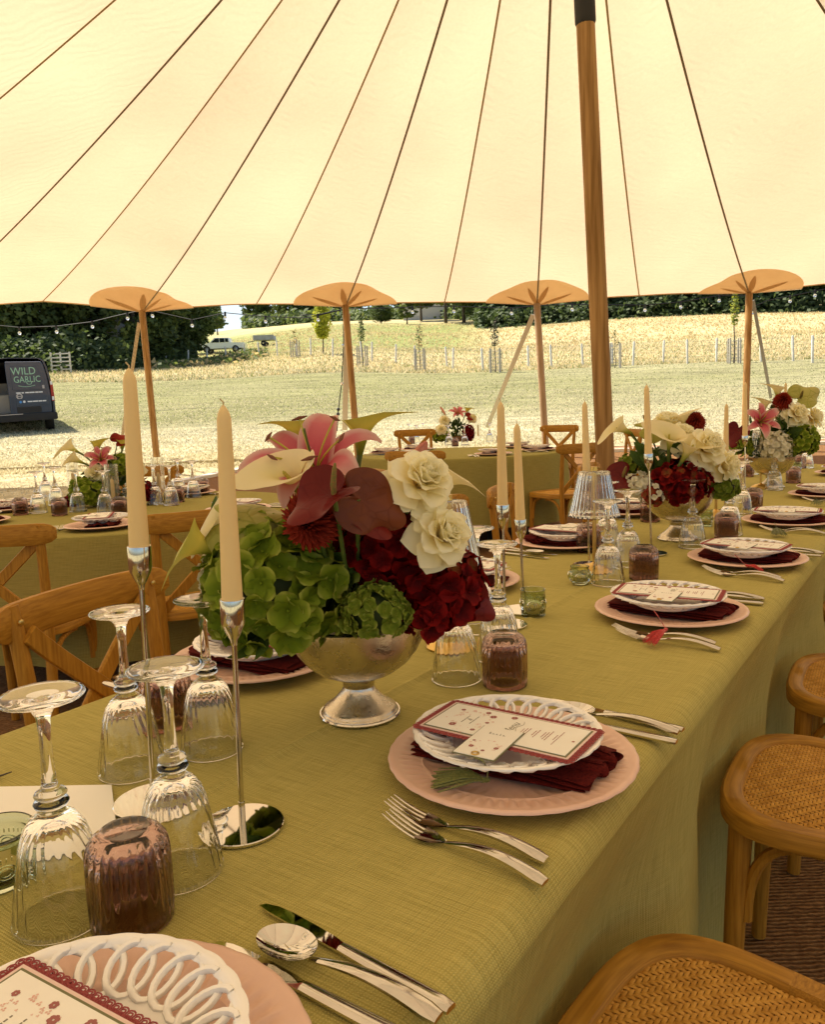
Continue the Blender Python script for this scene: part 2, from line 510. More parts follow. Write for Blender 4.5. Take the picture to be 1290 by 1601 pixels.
def ground_mat():
    m = bpy.data.materials.new('field_grass')
    m.use_nodes = True
    n, l = m.node_tree.nodes, m.node_tree.links
    b = n['Principled BSDF']
    b.inputs['Roughness'].default_value = 0.95
    b.inputs['Specular IOR Level'].default_value = 0.1
    tc = n.new('ShaderNodeTexCoord')
    at = n.new('ShaderNodeAttribute'); at.attribute_name = 'cover'
    mp = n.new('ShaderNodeMapping'); mp.inputs['Scale'].default_value = (.14, .8, 1)
    l.new(tc.outputs['Object'], mp.inputs[0])
    cols = []
    for s, d in ((2.2, 6), (9, 5)):
        ns = n.new('ShaderNodeTexNoise'); ns.inputs['Scale'].default_value = s; ns.inputs['Detail'].default_value = d
        ns.inputs['Roughness'].default_value = .7
        l.new(mp.outputs[0] if s < 5 else tc.outputs['Object'], ns.inputs[0]); cols.append(ns.outputs[0])
    av = n.new('ShaderNodeMath'); av.operation = 'ADD'; l.new(cols[0], av.inputs[0]); l.new(cols[1], av.inputs[1])
    mr = n.new('ShaderNodeMapRange'); mr.inputs[1].default_value, mr.inputs[2].default_value = .72, 1.28
    mr.inputs[3].default_value, mr.inputs[4].default_value = .42, 1.55
    l.new(av.outputs[0], mr.inputs[0])
    mx = n.new('ShaderNodeMixRGB'); mx.blend_type = 'MULTIPLY'; mx.inputs[0].default_value = 1
    l.new(at.outputs['Color'], mx.inputs[1]); l.new(mr.outputs[0], mx.inputs[2])
    l.new(mx.outputs[0], b.inputs['Base Color'])
    bp = n.new('ShaderNodeBump'); bp.inputs['Strength'].default_value = .9; bp.inputs['Distance'].default_value = .09
    l.new(cols[1], bp.inputs['Height']); l.new(bp.outputs[0], b.inputs['Normal'])
    return m
STRAW, GREEN, GOLD, HILLG = np.array((.50, .44, .27)), np.array((.235, .225, .085)), np.array((.58, .475, .25)), np.array((.28, .30, .10))
def cover(X, Y):
    a = X / max(Y, 1)
    nz = noise.noise(Vector((X * .05, Y * .12, 7))) + .5 * noise.noise(Vector((X * .2, Y * .45, 2)))
    c = STRAW.copy()
    g = sm(19, 25, Y + 2 * nz) * (1 - sm(43, 50, Y + 2 * nz))
    g *= .60 + .25 * nz + .25 * (1 - sm(.05, .4, a))
    c = c * (1 - g) + GREEN * g
    gold = sm(44, 52, Y + 3 * nz)
    c = c * (1 - gold) + GOLD * gold * 1.0
    # green pasture on the far left-hand rise
    hg = sm(60, 75, Y) * (1 - sm(.05, .13, a)) * (1 - .85 * sm(120, 150, Y + 20 * nz) * sm(-.3, -.2, a))
    c = c * (1 - hg) + HILLG * hg
    bs = max(0, nz) * .5 * sm(50, 60, Y)
    c = c * (1 - bs) + np.array((.30, .17, .08)) * bs
    return c
ys = [-60, -20] + list(np.linspace(-4, 12.99, 60)) + list(np.linspace(13, 40, 110)) + [40 * 1.022 ** k for k in range(1, 172)]
NS = 190
gm = MB()
vs, cols = [], []
for Y in ys:
    for i in range(NS):
        s_ = -1 + 2 * i / (NS - 1)
        X = s_ * (70 + .85 * max(Y, 0))
        vs.append((X, Y, tz(X, Y))); cols.append((*cover(X, Y), 1))
fs = [(j * NS + i, j * NS + i + 1, (j + 1) * NS + i + 1, (j + 1) * NS + i) for j in range(len(ys) - 1) for i in range(NS - 1)]
gm.add(vs, fs)
M['field'] = ground_mat()
g = gm.build('ground', M['field'], kind='structure')
ca = g.data.color_attributes.new('cover', 'FLOAT_COLOR', 'POINT')
ca.data.foreach_set('color', np.array(cols, dtype=np.float32).ravel())

# marquee floor: coir matting over boards, pale plastic edging where it meets the grass
def coir():
    m = mat('coir_matting', (.27, .135, .055), .9, col2=(.43, .235, .10), scale=70, detail=4, bump=.9, bscale=24, bdist=.006, wave='Y', spec=.1)
    n, l = m.node_tree.nodes, m.node_tree.links
    wv = next(q for q in n if q.type == 'TEX_WAVE'); rp = next(q for q in n if q.type == 'VALTORGB')
    mx = n.new('ShaderNodeMixRGB'); mx.blend_type = 'MULTIPLY'; mx.inputs[0].default_value = .55
    l.new(rp.outputs[0], mx.inputs[1]); l.new(wv.outputs['Fac'], mx.inputs[2]); l.new(mx.outputs[0], n['Principled BSDF'].inputs['Base Color'])
    wv.inputs['Distortion'].default_value = 3; wv.inputs['Detail'].default_value = 2; wv.inputs['Detail Scale'].default_value = 2
    return m
M['coir'] = coir()
fm = MB()
fm.grid(2, 80, lambda a, b: ((lambda Y: (max(-9.5, -2.2 - (12.4 - Y) * .72) * (1 - a) + 9.5 * a, Y, fz(Y) + .004))(-3 + 15.4 * b)), 0, flip=True)
fl = fm.build('floor', M['coir'], kind='structure')
# matting is laid in strips: the joins show as narrow dark seams
M['boards'] = mat('floor_boards', (.34, .17, .09), .7, col2=(.44, .24, .13), scale=6, stretch=(1, 8, 1))
eb = MB()
eb.box((4.0, 12.95, .50), (12, .85, .03), 0)
eb.build('floor_apron', M['boards'], kind='structure')
M['edging'] = mat('pale_edging', (.72, .68, .56), .6, col2=(.60, .56, .46), scale=5)
e2 = MB()
for k in range(6):
    p0 = Vector((-2.2 - .8 * k * 1.05, 12.4 - 1.1 * k * 1.05)); p1 = p0 - Vector((.8, 1.1)) * 1.04
    e2.sweep([Vector((p0.x, p0.y, fz(p0.y) + .01)), Vector((p1.x, p1.y, fz(p1.y) + .01))], [(-.09, -.05), (.09, -.05), (.09, .03), (-.09, .03)])
e2.box((3.6, 12.46, .49), (11.4, .10, .05))
e2.build('floor_edging', M['edging'], kind='structure')

# cut grass lying in tufts on the mown field, and the taller unmown band by the fence
def tufts(name, n, Yr, h, wd, mats, lean=.9, amax=.60, power=1.0, left=False):
    mb = MB()
    V, Fc, mi = [], [], []
    for k in range(n):
        Y = Yr[0] + (Yr[1] - Yr[0]) * rnd.random() ** power
        X = Y * (rnd.uniform(-.60, amax))
        if left and X > -2.45 - (12.4 - Y) * .72: continue
        if 12 < Y < 13.5 and X > -1: continue
        z = tz(X, Y)
        hh = h * rnd.uniform(.45, 1.2)
        a = rnd.uniform(0, 6.28); la = rnd.uniform(0, 6.28); ln = lean * hh * rnd.random()
        ww = wd * rnd.uniform(.5, 1.3)
        dx, dy = math.cos(a) * ww, math.sin(a) * ww
        o = len(V)
        V += [(X - dx, Y - dy, z - .01), (X + dx, Y + dy, z - .01), (X + math.cos(la) * ln, Y + math.sin(la) * ln, z + hh)]
        Fc.append((o, o + 1, o + 2)); mi.append(rnd.randrange(len(mats)))
    mb.add(V, Fc)
    mb.m = mi
    return mb.build(name, mats, smooth=False, ang=None)
M['straw1'] = mat('dry_straw', (.66, .59, .38), .9, transl=.45)
M['straw2'] = mat('dull_straw', (.54, .475, .29), .9, transl=.5)
M['blade1'] = mat('green_blade', (.24, .26, .10), .8, transl=.5)
M['gold1'] = mat('golden_grass', (.70, .57, .31), .9, transl=.45)
M['gold2'] = mat('bleached_grass', (.60, .46, .21), .9, transl=.45)
tag(tufts('mown_grass', 70000, (12.6, 30), .045, .022, [M['straw1'], M['straw2'], M['straw1']], 1.6, power=1.5), 'pale cut grass lying on the mown field outside the marquee', 'grass', kind='stuff')
tag(tufts('mown_grass', 16000, (6.5, 12.6), .035, .016, [M['straw1'], M['straw2'], M['straw1']], 1.6, left=True), 'pale mown grass beside the cut-away left edge of the floor', 'grass', kind='stuff')
tag(tufts('green_grass', 26000, (22, 46), .045, .03, [M['blade1'], M['straw2'], M['straw1']], 1.2), 'short green grass of the field between the tent and the fence', 'grass', kind='stuff')
tag(tufts('long_grass', 60000, (45, 74), .19, .045, [M['gold1'], M['gold1'], M['straw1'], M['blade1']], 1.2, power=1.3), 'long golden grass gone to seed along the post and wire fence', 'grass', kind='stuff')
tag(tufts('hill_grass', 30000, (70, 130), .20, .10, [M['gold1'], M['gold2'], M['gold1']], .9), 'bleached long grass covering the hillside above the fence', 'grass', kind='stuff')

# ------------------------------------------------------------ marquee
EV = []   # eave: (point, kind) going round; P = side pole, S = seam in mid panel
def ev(x, y, k, Y=12.5):
    EV.append((atY(x, y, Y), k))
ev(-124, 488, 'P'); ev(65, 471, 'S'); ev(222, 486, 'P'); ev(400, 475, 'S'); ev(540, 478, 'P'); ev(695, 472, 'S'); ev(840, 475, 'P'); ev(1000, 462, 'S'); ev(1172, 457, 'P')
EV.append((Vector((9.3, 12.4, 2.97)), 'P'))
for X, Y, k in [(10.2, 11.2, 'S'), (10.4, 9.2, 'P'), (9.2, 5.0, 'P'), (8.2, 1.0, 'P'), (7.4, -1.6, 'P'), (5.4, -3.0, 'P'), (2.4, -3.4, 'P'), (-.6, -3.4, 'P'), (-4.2, -3.2, 'P'), (-7.6, -2.0, 'P'), (-9.8, 1.0, 'P'), (-10.0, 4.6, 'P'), (-9.8, 8.2, 'P'), (-9.1, 10.8, 'S')]:  # unseen right and rear eaves, drawn in so more light reaches the cloth drape
    EV.append((Vector((X, Y, 2.9)), k))
pk = atY(947, 720, 5.3); pt = atY(916, 40, 5.3)
pdir = (pt - pk).normalized()
PTOP = pk + pdir * ((5.98 - pk.z) / pdir.z)
PBOT = pk + pdir * ((fz(5.3) + .006 - pk.z) / pdir.z)
def seam(e, t):
    p = e.lerp(PTOP, t)
    p.z -= .26 * 4 * t * (1 - t) * (1 - .3 * t)
    return p
marq = thing('marquee_tent', 'cream sailcloth marquee roof with timber poles standing over the dining tables', 'marquee', (PBOT.x, PBOT.y, PBOT.z))
bpy.context.view_layer.update()
MI = Matrix.Translation(-Vector(marq.location))
def canvas():
    m = bpy.data.materials.new('sailcloth')
    m.use_nodes = True
    n, l = m.node_tree.nodes, m.node_tree.links
    out = n['Material Output']
    n.remove(n['Principled BSDF'])
    tc = n.new('ShaderNodeTexCoord')
    ns = n.new('ShaderNodeTexNoise'); ns.inputs['Scale'].default_value = .55; ns.inputs['Detail'].default_value = 3
    l.new(tc.outputs['Object'], ns.inputs[0])
    n2 = n.new('ShaderNodeTexNoise'); n2.inputs['Scale'].default_value = 38; n2.inputs['Detail'].default_value = 5
    l.new(tc.outputs['Object'], n2.inputs[0])
    ad = n.new('ShaderNodeMath'); ad.operation = 'MULTIPLY_ADD'; ad.inputs[1].default_value = .35
    l.new(n2.outputs[0], ad.inputs[0]); l.new(ns.outputs[0], ad.inputs[2])
    rp = n.new('ShaderNodeValToRGB')
    rp.color_ramp.elements[0].position, rp.color_ramp.elements[1].position = .45, .9
    rp.color_ramp.elements[0].color = (.61, .425, .268, 1); rp.color_ramp.elements[1].color = (.64, .505, .318, 1)
    l.new(ad.outputs[0], rp.inputs[0])
    # fine transverse puckers along the sewn seams
    wv = n.new('ShaderNodeTexWave'); wv.bands_direction = 'Y'; wv.inputs['Scale'].default_value = 3.2; wv.inputs['Distortion'].default_value = 9; wv.inputs['Detail'].default_value = 3
    l.new(tc.outputs['Object'], wv.inputs[0])
    bp = n.new('ShaderNodeBump'); bp.inputs['Strength'].default_value = .35; bp.inputs['Distance'].default_value = .012
    l.new(wv.outputs['Fac'], bp.inputs['Height'])
    df = n.new('ShaderNodeBsdfDiffuse'); tr = n.new('ShaderNodeBsdfTranslucent')
    for q in (df, tr):
        l.new(rp.outputs[0], q.inputs[0]); l.new(bp.outputs[0], q.inputs['Normal'])
    mx = n.new('ShaderNodeMixShader'); mx.inputs[0].default_value = .56
    l.new(df.outputs[0], mx.inputs[1]); l.new(tr.outputs[0], mx.inputs[2]); l.new(mx.outputs[0], out.inputs[0])
    return m
M['canvas'] = canvas()
M['seam'] = mat('tan_webbing', (.50, .40, .22), .8, transl=.5)
M['seam_dark'] = mat('brown_webbing', (.26, .20, .11), .8, transl=.2)
M['patch'] = mat('tan_reinforcement', (.70, .50, .265), .8, col2=(.65, .455, .235), scale=3, transl=.72)
M['patch2'] = mat('tan_reinforcement_arm', (.55, .37, .175), .8, transl=.62)
M['hem'] = mat('canvas_hem', (.60, .42, .20), .8, transl=.3)
NEV = len(EV)
for i in range(NEV):
    a, b = EV[i][0], EV[(i + 1) % NEV][0]
    L = (a - b).length
    def pf(s, t, a=a, b=b, L=L):
        A, B = seam(a, t * .985), seam(b, t * .985)
        p = A.lerp(B, s)
        q = math.sin(math.pi * s)
        p.z += -.012 * L * q * math.sin(math.pi * min(1, t * 1.0)) + .010 * L * q * (1 - t) ** 6 * (1 if L < 2.5 else 1.6)
        p.z += .006 * noise.noise(p * 1.7) * (1 - t) + (.0045 * math.sin(t * 260 + 5 * noise.noise(p * 2)) * math.exp(-(s / .22) ** 2) * max(0, noise.noise(Vector((t * 9, i, 1))) + .35) if i in (5, 7) else 0)
        return p
    mb = MB(); mb.grid(15, 300 if i in (5, 7) else 40, pf)
    mb.build('canopy_panel', M['canvas'], marq, M=MI)
    h = MB()
    h.tube([pf(s / 14, 0) for s in range(15)], .013, 6)
    h.build('canopy_hem', M['hem'], marq, M=MI)
    s2 = MB()
    k = EV[i][1]
    s2.tube([seam(a, t / 40 * .985) - Vector((0, 0, .012)) for t in range(41)], .012 if k == 'P' else .010, 6, flat=.6)
    s2.build('roof_rope' if k == 'P' else 'canopy_seam', M['seam_dark'] if k == 'P' else M['seam'], marq, M=MI)
    if k == 'P' and i < 10:
        l_, r_ = EV[(i - 1) % NEV][0], b
        ex = a + Vector((0, 0, 0))
        sd = (seam(a, .11) - a).normalized()
        ld, rd = (l_ - a), (r_ - a)
        ld = (ld.normalized() + Vector((0, 0, .0))); rd = rd.normalized()
        mb = MB()
        def pp(s, t, off, sc_=.80):
            ang = s * math.pi
            e = ld if ang < math.pi / 2 else rd
            c, q = abs(math.cos(ang)), math.sin(ang)
            p = ex + (e * c + sd * q * 1.0).normalized() * (t * sc_ * (1 - .13 * math.sin(2 * ang) ** 2))
            p.z += .03 * t * t * c * q - off + .014 * t
            return p
        mb.grid(25, 8, lambda s, t: pp(s, t, .022))
        pa = mb.build('reinforcement_patch', M['patch'], marq, M=MI)
        for w0 in (.16, .42, .58, .84):
            st = MB()
            def arm(s, t, w0=w0):
                half = .075 * (1 - t) + .004
                rr = .06 + .72 * t
                return pp(w0 + (s - .5) * 2 * half, rr * .98, .030)
            st.grid(4, 8, arm)
            st.build('patch_arm', M['patch2'], pa)
# main pole
pl = MB()
mid = PBOT.lerp(PTOP, (pk.z + .0 - PBOT.z) / (PTOP.z - PBOT.z))
cut = PBOT + pdir * ((3.60 - PBOT.z) / pdir.z)
pl.tube([PBOT.lerp(cut, t / 12) for t in range(13)], [.062 - .004 * t / 12 for t in range(13)], 20)
pl.build('main_pole', M['pole'], marq, M=MI)
sv = MB(); sv.tube([cut - pdir * .02, cut, cut + pdir * .02, PTOP], [.058, .066, .066, .062], 16)
sv.build('pole_sleeve', M['black'], marq, M=MI)
sidep = {2: ((222, 490), (242, 690)), 4: ((540, 480), (556, 672)), 6: ((840, 478), (853, 690)), 8: ((1172, 462), (1167, 625))}
for i, (e, k) in enumerate(EV):
    if k != 'P': continue
    if i in sidep:
        (x0, y0), (x1, y1) = sidep[i]
        A, B = atY(x0, y0, 12.46), atY(x1, y1, 12.3)
        d = (B - A).normalized()
        B = A + d * ((fz(12.3) - A.z) / d.z)
        A = A - d * .04
    else:
        A = e - Vector((0, 0, .02)); B = Vector((e.x * .98, e.y * .98 + .05, fz(e.y * .98)))
    mb = MB(); mb.tube([B.lerp(A, t / 6) for t in range(7)], [.052] * 7, 12)
    mb.build('side_pole', M['pole'] if i in (2, 8, 4) else M['pole_grey'], marq, M=MI)
    out = Vector((e.x - 1.2, e.y - 5, 0)); out.z = 0; out.normalize()
    if i not in (2, 4, 6, 8):
        st = e + out * 2.2; st.z = tz(st.x, st.y)
        mb = MB(); mb.tube([e, st], .014, 6); mb.build('guy_strap', M['strap'], marq, M=MI)
M['grey_strap'] = mat('grey_strap', (.22, .21, .18), .6)
def strap(p, q, w_, m, flat=.25, n=8):
    mb = MB(); mb.tube([p.lerp(q, t / n) for t in range(n + 1)], w_, 8, flat=flat, up=(0, 1, .2)); mb.build('guy_strap', m, marq, M=MI)
strap(atY(217, 505, 12.6), atY(188, 700, 15.5), .03, M['pole_grey'])
strap(atY(543, 490, 12.6), atY(539, 672, 13.6), .045, M['strap'])
strap(atY(834, 492, 12.6), atY(762, 668, 14.6), .038, M['strap'])
strap(atY(1178, 470, 12.6), atY(1206, 622, 14.8), .03, M['grey_strap'])

# festoon lights along the eaves
M['bulb'] = mat('festoon_bulb', (.93, .93, .9), .02, trans=.85, ior=1.45)
M['cap'] = mat('bulb_socket', (.012, .012, .012), .5)
def festoon(label, pts, cable_pts):
    base = atY(pts[0][0], pts[0][1], 12.85)
    t = thing('festoon_light_string', label, 'string lights', base)
    mi = Matrix.Translation(-base)
    mb = MB(); P = [atY(x, y, 12.85) for x, y in cable_pts]
    mb.tube(P, .007, 5); mb.build('cable', M['cap'], t, M=mi)
    for x, y in pts:
        c = atY(x, y, 12.85)
        b = MB(); b.ball(c, .026, 12, sq=(1, 1, 1.1)); bo = b.build('bulb', M['bulb'], t, M=mi)
        s_ = MB(); s_.tube([c + Vector((0, 0, .095)), c + Vector((0, 0, .028))], [.016, .018], 8); s_.build('socket', M['cap'], t, M=mi)
festoon('festoon bulbs on a dark cable hanging at the left eaves against the trees', [(30, 521), (88, 519), (144, 511), (199, 498), (238, 494), (300, 509), (352, 497), (415, 503)],
        [(-60, 500), (0, 509), (30, 512), (88, 510), (144, 503), (180, 494), (217, 486), (238, 486), (300, 500), (352, 489), (415, 495), (480, 497), (538, 484)])
festoon('festoon bulbs on a dark cable hanging at the right eaves below the dark wood', [(497, 500), (645, 488), (710, 487), (800, 490), (895, 484), (1009, 485), (1065, 480), (1125, 470), (1178, 489), (1236, 471), (1275, 462)],
        [(470, 493), (497, 492), (538, 483), (590, 482), (645, 480), (710, 479), (800, 482), (838, 478), (895, 476), (1009, 477), (1065, 472), (1125, 462), (1172, 462), (1178, 480), (1200, 470), (1236, 463), (1290, 452)])
# dark cable with clips running down beside the second pole
mb = MB()
P = [atY(x, y, 12.95) for x, y in [(537, 482), (537, 540), (534, 600), (529, 640), (527, 674)]]
base = P[-1]
t = thing('hanging_cable', 'thin black cable with small clips hanging beside the second eaves pole', 'cable', base)
mi = Matrix.Translation(-base)
mb.tube(P, .009, 6); mb.build('cable', M['cap'], t, M=mi)
for k in range(4):
    q = P[0].lerp(P[-1], .2 + .22 * k); b = MB(); b.ball(P[1 + k % 3] if k < 3 else q, .03, 8); b.build('clip', M['steel'] if k < 2 else M['cap'], t, M=mi)

# ------------------------------------------------------------ trees
M['leafA'] = mat('leaf_dark', (.055, .085, .024), .7, col2=(.085, .12, .032), scale=.6, transl=.35)
M['leafB'] = mat('leaf_mid', (.085, .125, .030), .7, col2=(.13, .17, .04), scale=.6, transl=.4)
M['leafC'] = mat('leaf_light', (.15, .20, .04), .7, col2=(.22, .26, .06), scale=.6, transl=.4)
M['bark'] = mat('bark', (.07, .055, .04), .9, col2=(.14, .11, .08), scale=6, bump=.6, bscale=12, bdist=.03)
def crown_mesh(name, seed, R_, H_, nclump, nleaf, ls, mats, z0):
    r = random.Random(seed)
    V, Fc, mi = [], [], []
    for c in range(nclump):
        t = r.random()
        zz = z0 + H_ * (.05 + .95 * t)
        prof = math.sin(math.pi * (.12 + .82 * t)) ** .7
        a = r.uniform(0, 6.283); rr = R_ * prof * math.sqrt(r.uniform(.15, 1)) * r.uniform(.8, 1.12)
        cx, cy_ = rr * math.cos(a), rr * math.sin(a)
        cr = R_ * r.uniform(.16, .30)
        shade = r.random()
        for k in range(nleaf):
            d = Vector((r.gauss(0, 1), r.gauss(0, 1), r.gauss(0, .8))).normalized() * cr * r.uniform(.5, 1.05)
            p = Vector((cx, cy_, zz)) + d
            q1 = Vector((r.gauss(0, 1), r.gauss(0, 1), r.gauss(0, .6))).normalized()
            q2 = q1.cross(d.normalized() + Vector((.01, .02, .3)))
            if q2.length < .01: continue
            q2.normalize()
            s_ = ls * r.uniform(.6, 1.35)
            o = len(V)
            V += [p - q1 * s_, p + q2 * s_ * .55, p + q1 * s_, p - q2 * s_ * .55]
            Fc.append((o, o + 1, o + 2, o + 3))
            mi.append(0 if shade < .45 else (1 if shade < .85 else 2))
    mb = MB(); mb.add(V, Fc); mb.m = mi
    return mb.mesh(name, mats, smooth=False)
def trunk_mesh(seed, h, r0, n=5):
    r = random.Random(seed)
    mb = MB()
    P = [Vector((r.uniform(-.08, .08) * k * .3, r.uniform(-.08, .08) * k * .3, h * k / 5)) for k in range(6)]
    mb.tube(P, [r0 * (1 - .13 * k) for k in range(6)], 9)
    for k in range(n):
        a = 6.28 * k / n + r.random(); b = P[2 + k % 3]
        e = b + Vector((math.cos(a) * h * .35, math.sin(a) * h * .35, h * r.uniform(.3, .55)))
        mb.tube(bez(b, b + Vector((0, 0, h * .12)), e - Vector((0, 0, h * .1)), e, 6), [r0 * .42 * (1 - .14 * q) for q in range(6)], 6)
    return mb.mesh('trunk', M['bark'])
CR = [crown_mesh('crown', 1, 3.3, 8.0, 110, 80, .21, [M['leafA'], M['leafB'], M['leafA']], 1.0),
      crown_mesh('crown', 2, 3.0, 8.6, 105, 80, .20, [M['leafA'], M['leafA'], M['leafB']], 1.2),
      crown_mesh('crown', 3, 3.6, 7.2, 120, 75, .21, [M['leafB'], M['leafA'], M['leafC']], .9),
      crown_mesh('crown', 4, 3.0, 6.5, 80, 70, .26, [M['leafB'], M['leafA'], M['leafB']], 2.6),
      crown_mesh('crown', 5, 2.6, 7.0, 60, 60, .26, [M['leafB'], M['leafC'], M['leafB']], 2.4)]
TR = [trunk_mesh(k, 6.5, .2) for k in range(3)]
def tree(x, Y, size, kind, label, group, wide=1.0):
    p = atY(x, 600, Y)
    z = tz(p.x, p.y)
    t = thing('broadleaf_tree', label, 'tree', (p.x, p.y, z - .05), rnd.uniform(0, 6.28), group)
    t.scale = (size * wide, size * wide, size)
    link('trunk', TR[kind % 3], t); link('crown', CR[kind], t)
    return t
near_l = [(-62, 70, 1.45, 0), (-18, 60, 1.2, 1), (30, 68, 1.35, 2), (62, 60, 1.25, 0), (104, 66, 1.35, 2), (140, 61, 1.15, 1), (182, 72, 1.4, 0), (215, 64, 1.2, 2), (252, 69, 1.25, 1), (284, 76, 1.1, 0), (296, 92, .8, 2)]
lab_l = ['tall dark tree at the left edge above the van', 'dark bushy tree rising straight behind the van roof', 'broad mid green tree behind the van beside the far left bulbs',
         'dense dark tree just right of the van', 'mid green spreading tree above the field gate', 'narrow dark tree in front of the pale shed roof', 'large dark tree behind the first eaves pole on the left',
         'mid green tree right behind the first eaves pole', 'dark tree filling the gap right of the first eaves pole', 'dark rounded tree at the right end of the left wood', 'small outer tree beside the patch of open sky']
for (x, Y, s_, k), lb in zip(near_l, lab_l): tree(x, Y, s_, k, lb, 'trees of the wood on the left')
far_m = [(336, 240, 1.1, 3), (405, 215, 1.15, 3), (432, 235, 1.5, 4), (468, 220, 1.4, 2), (522, 225, 1.5, 0), (560, 215, 1.3, 3), (596, 225, 1.4, 4), (630, 210, 1.3, 3)]
lab_m = ['far tree at the left rim of the open sky', 'far open crowned tree at the right rim of the open sky', 'far light tree behind the rise left of the yellow tree', 'far tree directly left of the yellow columnar tree on the skyline',
         'far dark tree between the yellow tree and second pole', 'far tree just right of the second eaves pole', 'far loose tree on the skyline with sky gaps in its crown', 'far tree on the skyline beside the pale farm building']
for (x, Y, s_, k), lb in zip(far_m, lab_m): tree(x, Y, s_, k, lb, 'far trees along the skyline', 1.15)
rt = [(662, 150, 1.0, 3), (700, 138, 1.25, 4), (728, 128, 1.3, 3), (758, 124, 1.35, 0), (790, 120, 1.3, 1), (822, 122, 1.3, 2), (856, 121, 1.35, 0), (892, 118, 1.3, 1), (930, 120, 1.35, 0), (968, 117, 1.3, 1),
      (1006, 118, 1.35, 0), (1046, 115, 1.3, 1), (1086, 114, 1.35, 0), (1126, 113, 1.3, 1), (1168, 112, 1.35, 0), (1210, 111, 1.3, 1), (1252, 110, 1.35, 0), (1296, 109, 1.3, 1)]
ordn = ['first', 'second', 'third', 'fourth', 'fifth', 'sixth', 'seventh', 'eighth', 'ninth', 'tenth', 'eleventh', 'twelfth', 'thirteenth', 'fourteenth', 'fifteenth', 'sixteenth', 'seventeenth', 'eighteenth']
for q, (x, Y, s_, k) in enumerate(rt):
    tree(x, Y, s_, k, ordn[q] + ' tree from the left in the dark wood above the golden hillside', 'trees of the dark wood on the hill', 1.25)
for q, (x, Y, s_, k) in enumerate([(640, 135, .42, 4), (600, 140, .38, 2), (345, 165, .5, 4)]):
    tree(x, Y, s_, k, ['pale round bush at the left end of the golden hillside', 'low olive bush on the green bank beyond the fence', 'small pale bush on the rise under the open sky'][q], 'bushes on the hill', 1.6)
# undergrowth closing the bottoms of the woods
def scrub(name, label, pts, h, n, mats, spread=2.2):
    V, Fc, mi = [], [], []
    for k in range(n):
        s_ = rnd.random() * (len(pts) - 1); i = int(s_); f = s_ - i
        x = pts[i][0] * (1 - f) + pts[i + 1][0] * f; Y = pts[i][1] * (1 - f) + pts[i + 1][1] * f + rnd.gauss(0, spread)
        p = atY(x, 600, Y); z = tz(p.x, Y) + h * rnd.random() ** 1.5 * (.75 + .5 * noise.noise(Vector((p.x * .3, Y * .3, 0))))
        q1 = Vector((rnd.gauss(0, 1), rnd.gauss(0, 1), rnd.gauss(0, .7))).normalized(); q2 = q1.orthogonal().normalized()
        l_ = .24 * Y / 70 * rnd.uniform(.6, 1.3); c = Vector((p.x, Y, z)); o = len(V)
        V += [c - q1 * l_, c + q2 * l_ * .6, c + q1 * l_, c - q2 * l_ * .6]; Fc.append((o, o + 1, o + 2, o + 3)); mi.append(rnd.randrange(len(mats)))
    mb = MB(); mb.add(V, Fc); mb.m = mi
    return tag(mb.build(name, mats, smooth=False), label, 'undergrowth', kind='stuff')
scrub('undergrowth', 'dark undergrowth and brambles at the foot of the wood on the left', [(-90, 57), (60, 56), (200, 60), (310, 78)], 3.0, 16000, [M['leafA'], M['leafB'], M['leafA']])
scrub('undergrowth', 'dark undergrowth under the wood above the golden hillside', [(745, 117), (900, 114), (1100, 111), (1330, 106)], 3.4, 15000, [M['leafA'], M['leafA'], M['leafB']])
scrub('undergrowth', 'far hedge line closing the skyline behind the left rise', [(385, 205), (500, 208), (640, 190), (760, 140)], 3.5, 9000, [M['leafB'], M['leafA'], M['leafC']], 4)
scrub('undergrowth', 'rough green scrub around the fence below the white pickup', [(240, 62), (330, 66), (420, 72)], .7, 4000, [M['leafB'], M['leafC'], M['gold2']], 3)

# yellow-green columnar tree and young trees in guards
M['leafY'] = mat('leaf_yellow', (.42, .46, .03), .7, col2=(.56, .56, .06), scale=3, transl=.5)
def small_tree(name, label, x, ybase, Y, h, R_, mats, cz0, n, ls, cat='tree'):
    p = atY(x, ybase, Y); z = tz(p.x, Y)
    t = thing(name, label, cat, (p.x, Y, z))
    mb = MB(); mb.tube([Vector((.03 * math.sin(k), 0, h * k / 8)) for k in range(8)], [.05 * h / 4 * (1 - .1 * k) for k in range(8)], 7)
    for k in range(4):
        a = k * 1.9; b = Vector((0, 0, h * (cz0 + .1 + .12 * k)))
        mb.tube([b, b + Vector((math.cos(a) * R_ * .7, math.sin(a) * R_ * .7, h * .15))], [.02 * h / 4, .008], 5)
    mb.build('trunk', M['bark'], t)
    V, Fc, mi = [], [], []
    for k in range(n):
        tt = rnd.random(); zz = h * (cz0 + (1.05 - cz0) * tt)
        rr = R_ * math.sin(math.pi * (.2 + .75 * tt)) * math.sqrt(rnd.random()) * (.75 + .5 * noise.noise(Vector((zz * 1.5, x, k % 3))))
        a = rnd.uniform(0, 6.28); c = Vector((rr * math.cos(a), rr * math.sin(a), zz))
        q1 = Vector((rnd.gauss(0, 1), rnd.gauss(0, 1), rnd.gauss(0, .7))).normalized(); q2 = q1.orthogonal().normalized(); o = len(V)
        l_ = ls * rnd.uniform(.6, 1.3)
        V += [c - q1 * l_, c + q2 * l_ * .6, c + q1 * l_, c - q2 * l_ * .6]; Fc.append((o, o + 1, o + 2, o + 3)); mi.append(rnd.randrange(len(mats)))
    mb = MB(); mb.add(V, Fc); mb.m = mi; mb.build('crown', mats, t, smooth=False)
    return t
